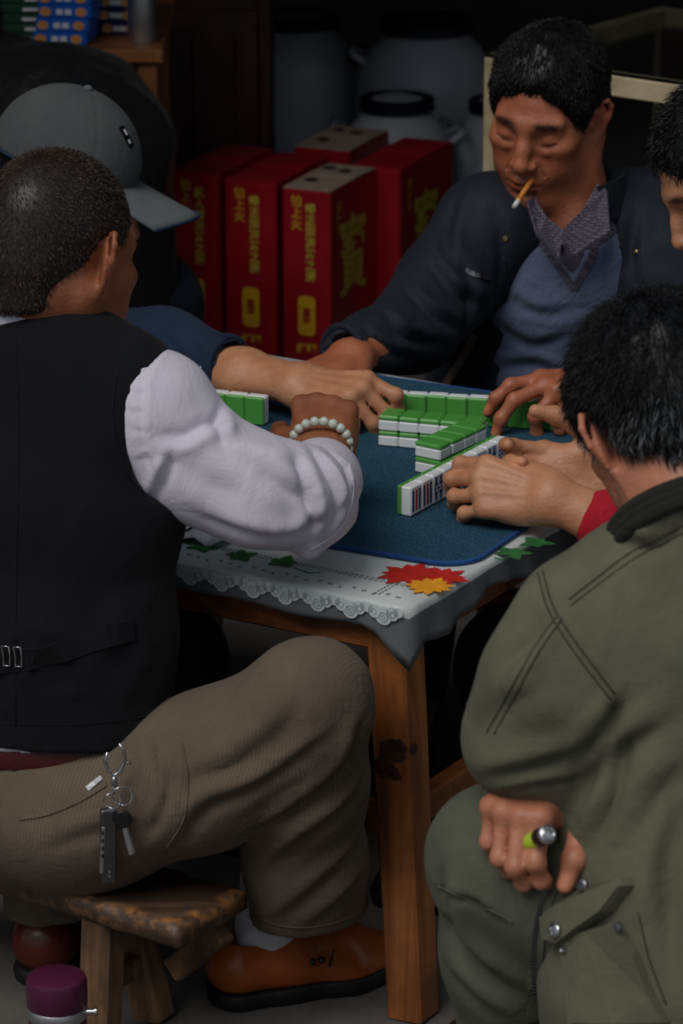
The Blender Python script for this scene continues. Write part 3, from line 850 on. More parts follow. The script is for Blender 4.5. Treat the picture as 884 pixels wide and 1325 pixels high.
# plank shelf above the barrels
s0 = PY(430, 2, 7.5); s1 = PY(650, -2, 7.5)
o = MB().box(((s0[0]+s1[0])/2, 7.75, s0[2]+.012), (1.2, .3, .03), None, .003).root('wall_shelf', M['honeywood']); tag(o, 'plank shelf above the white barrels', 'shelf')

# ------------------------------------------------------------------ left wooden counter and cabinet
cz = .70; cA = PZ(205, 62, cz)
counter = empty('wooden_counter', (cA[0]-.5, cA[1]+.25, 0)); tag(counter, 'honey brown wooden counter carrying the blue packs', 'counter')
MB().box((cA[0]-.5, cA[1]+.24, cz-.0125), (1.02, .52, .025), None, .003).part('top', M['honeywood'], counter)
for x in (cA[0]-.02, cA[0]-.98): MB().box((x, cA[1]+.01, cz/2-.0125), (.035, .035, cz-.025), None, .003).part('post', M['honeywood'], counter)
for x in (cA[0]-.02, cA[0]-.98): MB().box((x, cA[1]+.46, cz/2-.0125), (.035, .035, cz-.025), None, .003).part('post', M['honeywood'], counter)
for i in range(3):
    MB().box((cA[0]-.20-.30*i, cA[1]+.02, cz/2-.02), (.285, .014, cz-.07), None, .004).part('door', M['darkwood'], counter)
MB().box((cA[0]-.5, cA[1]+.012, cz-.055), (.92, .02, .05), None, .003).part('rail', M['honeywood'], counter)
MB().box((cA[0]-.5, cA[1]+.45, cz/2), (.96, .012, cz-.06), None).part('back_panel', M['darkwood'], counter)
# tall dark cabinet
k0 = PY(206, 300, 7.12); k1_ = PY(352, 300, 7.12)
cw = k1_[0]-k0[0]; kx = (k0[0]+k1_[0])/2; ky = k0[1]
tall = empty('tall_cabinet', (kx, ky, 0)); tag(tall, 'tall dark brown wooden cabinet behind the red cartons', 'cabinet')
MB().box((kx, ky+.20, .75), (cw, .36, 1.5), None, .004).part('body', M['darkwood'], tall)
for (za, zb) in ((.05, .66), (.70, 1.1), (1.13, 1.47)):
    d_ = MB().box((kx, ky+.01, (za+zb)/2), (cw-.05, .018, zb-za), None, .004).part('door', M['darkwood'], tall)
    MB().box((kx, ky-.002, (za+zb)/2), (cw-.14, .010, zb-za-.09), None, .006).part('panel', M['darkwood'], d_)
for x in (-1, 1): MB().box((kx+x*(cw/2-.012), ky+.008, .75), (.024, .03, 1.5), None, .003).part('stile', M['darkwood'], tall)

# things on the counter
def on_counter(px, dy=0.12): p = PZ(px, 62, cz); return np.array([p[0], cA[1]+dy, cz])
# steel canister
c = on_counter(182, .06)
st = empty('steel_canister', c); tag(st, 'tall brushed steel canister standing on the counter', 'canister')
o = MB().lathe([(.025, 0), (.026, .003), (.026, .17), (.024, .174)], c, 36).part('body', M['steel'], st); autosmooth(o)
o = MB().lathe([(.024, .175), (.026, .177), (.026, .205), (.022, .212), (.002, .213)], c, 36).part('lid', M['black'], st); autosmooth(o)
# stacked blue packs
random.seed(11)
PKL = ['lowest', 'second', 'third', 'fourth', 'fifth', 'sixth']
for i in range(6):
    for (px, mt, wdp, nm) in ((84, 'blueprint', .100, 'bright blue'), (155, 'navyprint', .066, 'navy blue')):
        c = on_counter(px, .10 if mt == 'blueprint' else .20)+np.array([random.uniform(-.004, .004)+i*.004*(mt == 'blueprint'), random.uniform(-.006, .006), .0245*i+.0125])
        o = MB().box(c, (wdp, .16, .0235), np.array(Matrix.Rotation(-.12 if mt == 'blueprint' else -.12, 3, 'Z')), .002).root('paper_pack', M[mt])
        tag(o, '%s %s flat pack, counted up from the counter top' % (PKL[i], nm), 'pack', 'stacked packs on the counter')
        R_ = np.array(Matrix.Rotation(-.12 if mt == 'blueprint' else -.12, 3, 'Z'))
        fr = c+R_@np.array([0, -.0806, 0]); x_ = R_@np.array([1., 0, 0])
        for s_ in (-.36, .3):
            mb = MB(); q = fr+x_*wdp*s_; mb.poly([q+x_*.011*cos(t)+UPZ*.0085*sin(t) for t in np.linspace(0, 2*pi, 12)[:-1]]); mb.part('round_print', M['orange'], o)
        mb = MB()
        for s_ in (-.1, .06): mb.box(fr+x_*wdp*s_, (.012, .0006, .010), R_)
        mb.part('letter_print', M['paper'], o)
for i in range(5):
    c = on_counter(18, .14)+np.array([.003*sin(i*2), 0, .018*i+.009])
    o = MB().box(c, (.14, .2, .0172), None, .003).root('green_pack', M['greenbox']); tag(o, '%s dark green flat pack in the stack at the counter\'s left end' % PKL[i], 'pack', 'green packs on the counter')
    MB().box(c+np.array([.03, -.1005, 0]), (.03, .0006, .006)).part('letter_print', M['paper'], o)

# ------------------------------------------------------------------ cream framed glass case
GP = radians(37); GU = np.array([cos(GP), -sin(GP), 0]); GV = np.array([sin(GP), cos(GP), 0]); RG = np.stack([GU, GV, UPZ], 1)
gz = .80; gc = PZ(626, 74, gz); gl, gd_ = .95, .55; pw = .022
case = empty('glass_case', (*(gc+GU*gl/2+GV*gd_/2)[:2], 0)); tag(case, 'glass display case with a cream wooden frame behind the smoking man', 'display case')
def G(a, b, z): p = gc+GU*a+GV*b; p[2] = z; return p
for (a, b) in ((pw/2, pw/2), (gl-pw/2, pw/2), (pw/2, gd_-pw/2), (gl-pw/2, gd_-pw/2)):
    MB().bar(G(a, b, 0), G(a, b, gz), pw, pw, up=GV, bev=.002).part('post', M['creamwood'], case)
for z in (gz-.017, .03):
    for (p, q) in ((G(pw, pw/2, z), G(gl-pw, pw/2, z)), (G(pw, gd_-pw/2, z), G(gl-pw, gd_-pw/2, z)), (G(pw/2, pw, z), G(pw/2, gd_-pw, z)), (G(gl-pw/2, pw, z), G(gl-pw/2, gd_-pw, z))):
        MB().bar(p, q, pw, .034, bev=.002).part('rail', M['creamwood'], case)
MB().box(G(gl/2, gd_/2, gz+.003), (gl-.004, gd_-.004, .005), RG).part('top_pane', M['glass'], case)
MB().box(G(gl/2, pw/2, gz/2), (gl-2*pw, .004, gz-.08), RG).part('pane', M['glass'], case)
MB().box(G(pw/2, gd_/2, gz/2), (.004, gd_-2*pw, gz-.08), RG).part('pane', M['glass'], case)
MB().box(G(gl/2, gd_/2, .40), (gl-.03, gd_-.03, .012), RG).part('shelf', M['darkwood'], case)
MB().box(G(gl/2, gd_-.02, .4), (gl-.03, .008, .74), RG).part('back_panel', M['darkwood'], case)
MB().box(G(gl/2, gd_/2, .03), (gl-.03, gd_-.03, .012), RG).part('shelf', M['darkwood'], case)
# ================================================================== people: shared builders
from mathutils.bvhtree import BVHTree
def P(px, py, Y): return PY(px, py, Y)
def bvh_of(V, Q): return BVHTree.FromPolygons([tuple(v) for v in V], [tuple(int(i) for i in q) for q in Q])
def hit(b, px, py):
    r = ray(px, py); r = r/np.linalg.norm(r)
    loc, n, i, d = b.ray_cast(Vector((0, 0, CAMH)), Vector(r))
    if loc is None: return None
    n = np.array(n); n = n if n@r < 0 else -n
    return np.array(loc), n
def spline(pts, sub=6):
    p = np.array(pts, float); q = np.concatenate([[2*p[0]-p[1]], p, [2*p[-1]-p[-2]]]); out = []
    for i in range(len(p)-1):
        a, b, c, d = q[i:i+4]
        for t in np.linspace(0, 1, sub, endpoint=(i == len(p)-2)):
            out.append(.5*((2*b)+(c-a)*t+(2*a-5*b+4*c-d)*t*t+(3*b-a-3*c+d)*t**3))
    return out
def sprint(b, pts, sub=6):
    """surface points below a smooth pixel curve"""
    return [h for h in (hit(b, x, y) for x, y in spline(pts, sub)) if h is not None]
def crease(V, Q, lines, bv=None):
    """cloth folds drawn on a surface: each line = (pixel points, width m, height m, kind) kind 'r' ridge, 's' step fold, 'g' groove"""
    bv = bv or bvh_of(V, Q); N = normals(V, Q); D = np.zeros(len(V))
    for (pts, wd_, hg, kd) in lines:
        H_ = sprint(bv, pts, 10)
        if len(H_) < 3: continue
        A = np.array([h[0] for h in H_]); B_ = np.array([h[1] for h in H_]); m = len(A)
        Tn = np.gradient(A, axis=0); Tn /= np.maximum(np.linalg.norm(Tn, axis=1), 1e-9)[:, None]
        lo = A.min(0)-3*wd_; hi = A.max(0)+3*wd_
        ix = np.where(((V > lo) & (V < hi)).all(1))[0]
        if not len(ix): continue
        d = np.linalg.norm(V[ix][:, None, :]-A[None], axis=2); j = d.argmin(1); dm = d.min(1)
        S = np.cross(B_, Tn); s = ((V[ix]-A[j])*S[j]).sum(1)
        tp = np.sin(np.clip((j+.5)/m, 0, 1)*pi)**.6
        fr = np.exp(-np.maximum(dm-np.abs(s), 0)**2/wd_**2)
        if kd == 'r': pr = np.exp(-(s/wd_)**2)
        elif kd == 'g': pr = -np.exp(-(s/wd_)**2)
        else: pr = np.exp(-((s-wd_*.6)/wd_)**2)-1.1*np.exp(-((s+wd_*.7)/(wd_*.8))**2)
        D[ix] += hg*pr*tp*fr*(dm < 3*wd_)*((N[ix]*B_[j]).sum(1) > 0)
    return V+N*D[:, None]
def seam(b, pts, r, mat, parent, name='seam', lift=.3, sub=6, n=5):
    H_ = sprint(b, pts, sub)
    if len(H_) > 1: return MB().tube([p+nn*r*lift for p, nn in H_], r, n).part(name, mat, parent, True)
def ribbon(b, pts, wid, th, mat, parent, name, sub=6, lift=.001):
    """a strap lying on the surface along a pixel polyline"""
    H_ = sprint(b, pts, sub); V = []; m = len(H_)
    if m < 2: return None
    for i, (p, nn) in enumerate(H_):
        t = unit(H_[min(i+1, m-1)][0]-H_[max(i-1, 0)][0]); s = unit(np.cross(nn, t))
        for (u, v) in ((-1, 0), (1, 0), (1, 1), (-1, 1)): V.append(p+s*u*wid/2+nn*(lift+v*th))
    Fq = []
    for i in range(m-1):
        for k in range(4): l = (k+1) % 4; Fq.append((i*4+k, i*4+l, (i+1)*4+l, (i+1)*4+k))
    Fq += [(3, 2, 1, 0), tuple((m-1)*4+k for k in range(4))]
    return part(name, np.array(V), Fq, mat, parent, None, False)
def stud(b, px, py, r, mat, parent, name='snap', lift=.0):
    h = hit(b, px, py)
    if h is None: return None
    p, nn = h; R = rotm(np.cross(nn, [.3, .2, .9]), nn)
    o = MB().lathe([(r, -.002), (r, .0012), (r*.8, .0026), (r*.55, .0028), (r*.5, .0016), (.0005, .0016)], p+nn*lift, 16, R).part(name, mat, parent); return autosmooth(o)

def head_ops(f, R, T, neck, rn=.056, fat=1.0, ear=1.0, flare=.5):
    f.frame(R, T)
    f.ell((0, -.014, .036), (.075*fat, .096, .084), k=.0)
    f.ell((0, .030, -.020), (.060*fat, .062, .088), k=.03)
    for s in (-1, 1):
        f.cap((s*.052*fat, -.004, -.050), (s*.022, .072, -.100), .022, .018, k=.028)     # jaw
        f.ell((s*.046*fat, .058, -.014), (.020, .026, .016), k=.02)                        # cheekbone
        f.ell((s*.040*fat, .052, -.050), (.020, .028, .030), k=.02)                        # cheek
        f.cap((s*.010, .086, .0225), (s*.044, .074, .024), .0095, .008, k=.014)            # brow
    f.ell((0, .076, -.103), (.020, .017, .016), k=.02)                                     # chin
    f.ell((0, .074, -.064), (.032, .026, .028), k=.02)                                     # muzzle
    for s in (-1, 1): f.ell((s*.031, .098, .003), (.019, .016, .0105), k=.012, cut=True)   # sockets
    for s in (-1, 1):
        f.ell((s*.031, .0745, .001), (.0150, .0130, .0105), k=.006)                        # lid over the eyeball
        f.cap((s*.017, .0825, .011), (s*.046, .0745, .010), .0028, .0026, k=.006)             # upper lid fold
        f.chain([(s*.018, .083, -.013), (s*.031, .0840, -.017), (s*.045, .0765, -.012)], [.0022, .0028, .0022], k=.008)  # bag under the eye
        f.chain([(s*.0175, .0870, -.0050), (s*.031, .0882, -.0072), (s*.0445, .0810, -.0036)], [.0012, .0018, .0012], k=.0015, cut=True)  # slit
    f.chain([(0, .088, .012), (0, .0985, -.012), (0, .108, -.030)], [.0075, .0085, .0112], k=.012)   # nose
    f.ell((0, .110, -.034), (.0115, .0105, .0098), k=.006)
    for s in (-1, 1):
        f.ell((s*.0132, .0975, -.0365), (.0082, .0115, .0078), k=.006)
        f.ell((s*.0068, .103, -.0455), (.0035, .0055, .003), k=.002, cut=True)
        f.cap((s*.020, .094, -.034), (s*.031, .083, -.062), .0008, .0010, k=.006, cut=True)   # nasolabial fold
    f.cap((0, .099, -.048), (0, .101, -.058), .0016, .0020, k=.005, cut=True)
    for s in (-1, 1):
        f.chain([(0, .0985, -.0635), (s*.010, .0985, -.0625), (s*.024, .087, -.068)], [.0052, .0052, .0024], k=.005)   # upper lip
        f.chain([(0, .0955, -.0745), (s*.011, .094, -.074), (s*.022, .086, -.0705)], [.0060, .0056, .0026], k=.005)    # lower lip
        f.chain([(0, .104, -.0688), (s*.012, .1015, -.0685), (s*.026, .090, -.0702)], [.0018, .0017, .0012], k=.002, cut=True)
    f.cap((-.012, .095, -.086), (.012, .095, -.086), .004, k=.008, cut=True)
    # ears
    for s in (-1, 1):
        e_b = np.array([s*sin(flare), -cos(flare), 0]); e_z = np.array([s*.10, -.16, .98]); e_z = unit(e_z); e_n = np.cross(e_b, e_z)*s
        if e_n[0]*s < 0: e_n = -e_n
        o = np.array([s*.0705*fat, .002, -.004])
        E_ = lambda b, z, n=0: o+(e_b*b+e_z*z+e_n*n)*ear
        Q = np.stack([e_n, e_b, e_z], 1)
        f.ell(E_(.014, .001, -.001), (.0045, .0175, .031), Q, k=.005)
        f.ell(E_(.010, -.004, .006), (.0055, .0085, .0135), Q, k=.003, cut=True)
        f.chain([E_(.002, .004, .003), E_(-.001, .020, .004), E_(.007, .032, .004), E_(.019, .032, .005), E_(.028, .021, .006), E_(.0285, .004, .005), E_(.021, -.014, .003), E_(.012, -.026, .001)],
                [.003, .0034, .0036, .0038, .0038, .0036, .0034, .0045], k=.003)
        f.chain([E_(.016, .018, .001), E_(.0205, .004, .003), E_(.0155, -.012, .002)], [.0028, .003, .003], k=.004)
        f.ell(E_(.0085, -.0285, 0), (.004, .0085, .0095), Q, k=.005)
        f.ell(E_(-.0005, -.004, .003), (.0035, .004, .006), Q, k=.003)
    f.frame()
    tn = T+R@np.array([0, -.030, -.040])
    f.cap(tn, neck, rn, rn*1.05, k=.03)
    for s in (-1, 1): f.cap(T+R@np.array([s*.062, -.02, -.04]), neck+(np.array(R)@np.array([s*.012, .045, 0])), .012, .010, k=.02)
def head_attr(V, R, T, stub=.0):
    L = (V-T)@R
    x, y, z = np.abs(L[:, 0]), L[:, 1], L[:, 2]
    g = lambda cx, cy, cz, rx, ry, rz: np.exp(-(((x-cx)/rx)**2+((y-cy)/ry)**2+((z-cz)/rz)**2))
    lips = np.maximum(g(.010, .097, -.0635, .014, .012, .0045), g(.009, .094, -.0745, .014, .012, .005))
    tint = np.clip(lips*1.0+.35*g(.045, .06, -.02, .022, .03, .02)+.35*g(0, .11, -.034, .014, .014, .012)+.3*(x > .076)*(np.abs(z) < .04)*(y < .02), 0, 1)
    brow = g(.028, .085, .0255+0*.0, .0175, .02, .0052)*.9
    lash = g(.031, .09, -.0062, .0140, .010, .0020)*1.0
    nost = g(.0068, .10, -.0445, .004, .006, .003)*.8  # shade painted into the nostril openings
    mouth = g(.010, .10, -.0687, .018, .012, .0012)*.7  # shade painted along the gap between the lips
    st = stub*np.clip((.0-z-.045)/.02, 0, 1)*np.clip((y-.02)/.03, 0, 1)*(1-lips)
    st = np.maximum(st, stub*1.3*g(.010, .10, -.054, .018, .012, .005))
    return np.clip(tint, 0, 1), np.clip(np.maximum.reduce([brow, lash, nost, mouth, st]), 0, 1)

FING = {'index': (.030, .092, (.044, .026, .022)), 'middle': (.0095, .097, (.049, .030, .024)), 'ring': (-.0115, .091, (.045, .028, .023)), 'pinky': (-.031, .081, (.035, .021, .020))}
def hand_ops(f, R, T, side, bends, thumb, fore=None, sc=1.0, rf=.040, spread=None, nails=None):
    """R columns: x across, y to the fingertips, z back of the hand. side=-1 right hand, +1 left (thumb on side*x).
    bends: dict finger -> (mcp, pip, dip) radians; thumb: list of 3 local direction vectors (x toward thumb side)"""
    f.frame(R, T); s = side
    X = lambda x, y, z: np.array([s*x*sc, y*sc, z*sc])
    spread = spread or {}
    for nme, (mx, my, ln) in FING.items():
        r0 = {'index': .0098, 'middle': .0100, 'ring': .0094, 'pinky': .0084}[nme]*sc
        b = X(mx, my, 0); f.cap(X(mx*.55, .008, -.002), b, .0135*sc, .0122*sc, k=.014)
        f.ell(b+X(0, 0, .004), np.array([.0085, .010, .0075])*sc, k=.008)
        a = 0; sp = spread.get(nme, 0)+mx*1.2; p = b
        for j in range(3):
            a += bends[nme][j]; d = X(sin(sp)*cos(a), cos(sp)*cos(a), -sin(a))
            q = p+d*ln[j]; ra = r0*(1, .95, .88)[j]; rb = r0*(.95, .88, .74)[j]
            f.cap(p, q, ra, rb, k=.005)
            if j < 2: f.ell(q, r0*np.array([1.02, 1.05, 1.04])*(.98, .9)[j], k=.004)
            if j == 2 and nails is not None:
                up = np.cross(X(cos(sp), -sin(sp), 0), d); up = unit(up); up = up if (up@np.array([0, cos(a)*0+sin(a), cos(a)])) > 0 else -up
                nails.append((np.array(T)+np.array(R)@(q-d*.004*sc+up*r0*.75), r0*.75))
            p = q
    f.ell(X(0, .050, -.010), np.array([.036, .042, .014])*sc, k=.012)        # palm pad
    f.ell(X(-.026, .040, -.012), np.array([.014, .034, .013])*sc, k=.012)    # heel of the hand
    f.ell(X(.028, .034, -.012), np.array([.016, .030, .016])*sc, k=.012)     # base of the thumb
    p = X(.028, .022, -.008); rr = (.0155, .0125, .0112, .0088)
    for j, (dv, l) in enumerate(zip(thumb, (.044, .034, .028))):
        d = unit(X(*dv)); q = p+d*l*sc; f.cap(p, q, rr[j]*sc, rr[j+1]*sc, k=.007)
        if j == 1: f.ell(q, .0118*sc*np.ones(3), k=.004)
        if j == 2 and nails is not None:
            up = unit(np.cross(d, np.cross(X(.55, 0, .8), d))); nails.append((np.array(T)+np.array(R)@(q-d*.005*sc+up*.0078*sc), .0088*sc))
        p = q
    f.ell(X(0, .004, -.002), np.array([.030, .022, .020])*sc, k=.012)         # wrist
    f.frame()
    if fore is not None:
        wx = np.array(R)@np.array([1., 0, 0])
        mid = T+(fore-T)*.45
        f.cap(T, mid, .0235*sc, rf*.86, k=.02, w=wx, m=1.22); f.cap(mid, fore, rf*.90, rf, k=.02, w=wx, m=1.08)
def person(label, pieces, mat, nails=(), head=None, stub=0., base=None):
    """joins the skin pieces into one body mesh; head=(R,T) gives the facial colouring"""
    V, Q = merge(pieces)
    tint = np.zeros(len(V)); dark = np.zeros(len(V)); nail = np.zeros(len(V))
    if head is not None:
        d = np.linalg.norm(V-head[1], axis=1) < .2
        tt, dd = head_attr(V[d], head[0], head[1], stub); tint[d] = tt; dark[d] = dd
    for (c, r) in nails: nail = np.maximum(nail, np.clip(1.6-np.linalg.norm(V-c, axis=1)/r, 0, 1)*.7)
    o = root_mesh('person', V, Q, mat, {'tint': tint, 'dark': dark, 'nail': nail}, True, base)
    tag(o, label, 'person'); return o
def strands(V, Q, count, length, comb, parent, mat, mask=None, wid=.0007, seed=0, lift=.4, jit=.35, name='hair', cap=None, gmask=None):
    """short hairs rooted on a surface, combed along the field comb(pos)->dir; cap = (V,Q) under-layer joined in"""
    rng = np.random.default_rng(seed); N = normals(V, Q)
    w_ = np.ones(len(Q)) if mask is None else mask[Q].mean(1)
    qa = np.linalg.norm(np.cross(V[Q[:, 2]]-V[Q[:, 0]], V[Q[:, 3]]-V[Q[:, 1]]), axis=1)*w_
    ii = rng.choice(len(Q), count, p=qa/qa.sum())
    u = rng.random((count, 1)); v = rng.random((count, 1)); q = Q[ii]
    p = (V[q[:, 0]]*(1-u)+V[q[:, 1]]*u)*(1-v)+(V[q[:, 3]]*(1-u)+V[q[:, 2]]*u)*v
    n = N[q[:, 0]]; c = comb(p); c = c-n*(c*n).sum(1)[:, None]; c /= np.maximum(np.linalg.norm(c, axis=1), 1e-6)[:, None]
    d = n*lift+c*(1-lift)+rng.normal(0, jit, (count, 3))*.5; d /= np.linalg.norm(d, axis=1)[:, None]
    L = length*(.6+.7*rng.random((count, 1)))
    side = np.cross(d, n+rng.normal(0, .3, (count, 3))); side /= np.maximum(np.linalg.norm(side, axis=1), 1e-6)[:, None]; oth = np.cross(d, side)
    r0 = p-n*.001; d2 = d*.75+c*.35-n*.12; m_ = p+d*L*.5; tip = m_+d2*L*.5
    A = []
    for (base, w) in ((r0, wid), (m_, wid*.8)):
        for a in (0, 2*pi/3, 4*pi/3): A.append(base+side*w*cos(a)+oth*w*sin(a))
    A.append(tip); A = np.stack(A, 1).reshape(-1, 3)
    o = np.arange(count)[:, None]*7
    F_ = []
    for k in range(3):
        l = (k+1) % 3; F_.append(np.concatenate([o+k, o+l, o+3+l], 1)); F_.append(np.concatenate([o+k, o+3+l, o+3+k], 1)); F_.append(np.concatenate([o+3+k, o+3+l, o+6], 1))
    F_ = np.concatenate(F_)
    g = rng.random(count)
    if gmask is not None: g = g*gmask(p)
    g = np.repeat(g, 7)
    if cap is not None:
        cV, cQ = cap; t = np.concatenate([cQ[:, [0, 1, 2]], cQ[:, [0, 2, 3]]])
        F_ = np.concatenate([F_, t+len(A)]); A = np.concatenate([A, cV]); g = np.concatenate([g, np.zeros(len(cV))])
    return part(name, A, F_, mat, parent, {'grey': g})
def hair_cap(R, T, th=.005, front=(.085, .066), side=(.030, -.004), nape=-.055, fat=1.0, h=.004, fr=None):
    f = Field().frame(R, T)
    f.ell((0, -.014, .036), (.075*fat+th, .096+th, .084+th))
    f.cap((0, -.055, -.02), (0, -.048, nape-.01), .052+th*.4, .048, k=.03)
    # hairline plane in the local y-z plane
    a = np.array([0, *front]); b = np.array([0, *side]); d = unit(b-a); n = np.array([0, -d[2], d[1]])
    if n[1] < 0: n = -n
    f.plane(a, n, k=.012); f.plane((0, 0, nape), (0, .35, -1), k=.012)
    for s in (-1, 1): f.ell((s*.086*fat, -.002, -.012), (.030, .030, .042), k=.008, cut=True)   # around the ears
    return f.build(h)
def collar(c, axis, front, rx, ry, h, flare, mat, parent, name='collar', a0=.35, a1=2*pi-.35, th=.003, n=48, tilt=0):
    """standing band round a neck, open at the front"""
    R = rotm(front, axis); V = []; Fq = []
    for t in np.linspace(a0, a1, n):
        x, y = sin(t), cos(t)
        for (k, u, o_) in ((0, 0, 0), (1, 1, 0), (2, 1, 1), (3, 0, 1)):
            r = 1+flare*u; q = np.array([x*(rx*r+o_*th), y*(ry*r+o_*th), u*h+tilt*y*0])
            V.append(c+R@q)
    for i in range(n-1):
        for k in range(4): l = (k+1) % 4; Fq.append((i*4+k, i*4+l, (i+1)*4+l, (i+1)*4+k))
    Fq += [(0, 1, 2, 3), tuple((n-1)*4+k for k in (3, 2, 1, 0))]
    o = part(name, np.array(V), Fq, mat, parent, None, True); return autosmooth(o, 50)
def shoe(heel, toe, parent, mat, solemat, L=.27, h=.004):
    d = unit((toe-heel)*[1, 1, 0]); s = np.cross(UPZ, d); o = np.array([heel[0], heel[1], 0]); R = np.stack([d, s, UPZ], 1)
    f = Field().frame(R, o)
    f.chain([(.035, 0, .045), (.10, 0, .046), (.175, .002, .030), (.235, .004, .020)], [.034, .034, .040, .030], k=.03, w=(0, 1, 0), m=1.12)
    f.cap((.035, 0, .06), (.085, 0, .072), .032, .030, k=.03)
    f.cap((.048, 0, .104), (.100, 0, .092), .034, .028, k=.006, cut=True)
    f.plane((0, 0, .020), (0, 0, -1), k=.002)
    V, Q = f.build(h); sh = part('shoe', relax(V, Q, 1), Q, mat, parent)
    f = Field().frame(R, o)
    f.chain([(.035, 0, .014), (.10, 0, .014), (.175, .002, .014), (.238, .004, .014)], [.037, .034, .043, .032], k=.03, w=(0, 1, 0), m=1.12)
    f.plane((0, 0, .0225), (0, 0, 1), k=.002); f.plane((0, 0, 0.0005), (0, 0, -1), k=.002)
    V, Q = f.build(h); part('sole', V, Q, solemat, sh)
    return sh, R, o
SK = {'tan': skin('skin_tan', (184, 112, 80), (158, 90, 62)), 'dark': skin('skin_brown', (160, 98, 66), (132, 76, 50)), 'pale': skin('skin_pale', (200, 144, 108), (178, 120, 88)), 'red': skin('skin_ruddy', (198, 134, 104), (172, 106, 80))}
HM = {'salt': hair_mat('hair_grizzled', (36, 28, 24), (98, 84, 72), .35), 'pepper': hair_mat('hair_pepper', (16, 17, 20), (130, 134, 138), .22), 'black': hair_mat('hair_black', (12, 12, 13), (50, 48, 46), .08)}

def eyebrows(head, R, T, parent, mat, seed=1):
    V, Q = head; L = (V-T)@R
    m = np.exp(-(((np.abs(L[:, 0])-.029)/.0165)**4+((L[:, 2]-.0235+.12*np.maximum(np.abs(L[:, 0])-.034, 0))/.0042)**2))*(L[:, 1] > .05)
    m[m < .25] = 0
    def comb(p):
        l = (p-T)@R; return np.stack([np.sign(l[:, 0]), 0*l[:, 0], .25+0*l[:, 0]], 1)@R.T
    return strands(V, Q, 240, .0065, comb, parent, mat, m, .00030, seed, .22, .25, 'eyebrows')
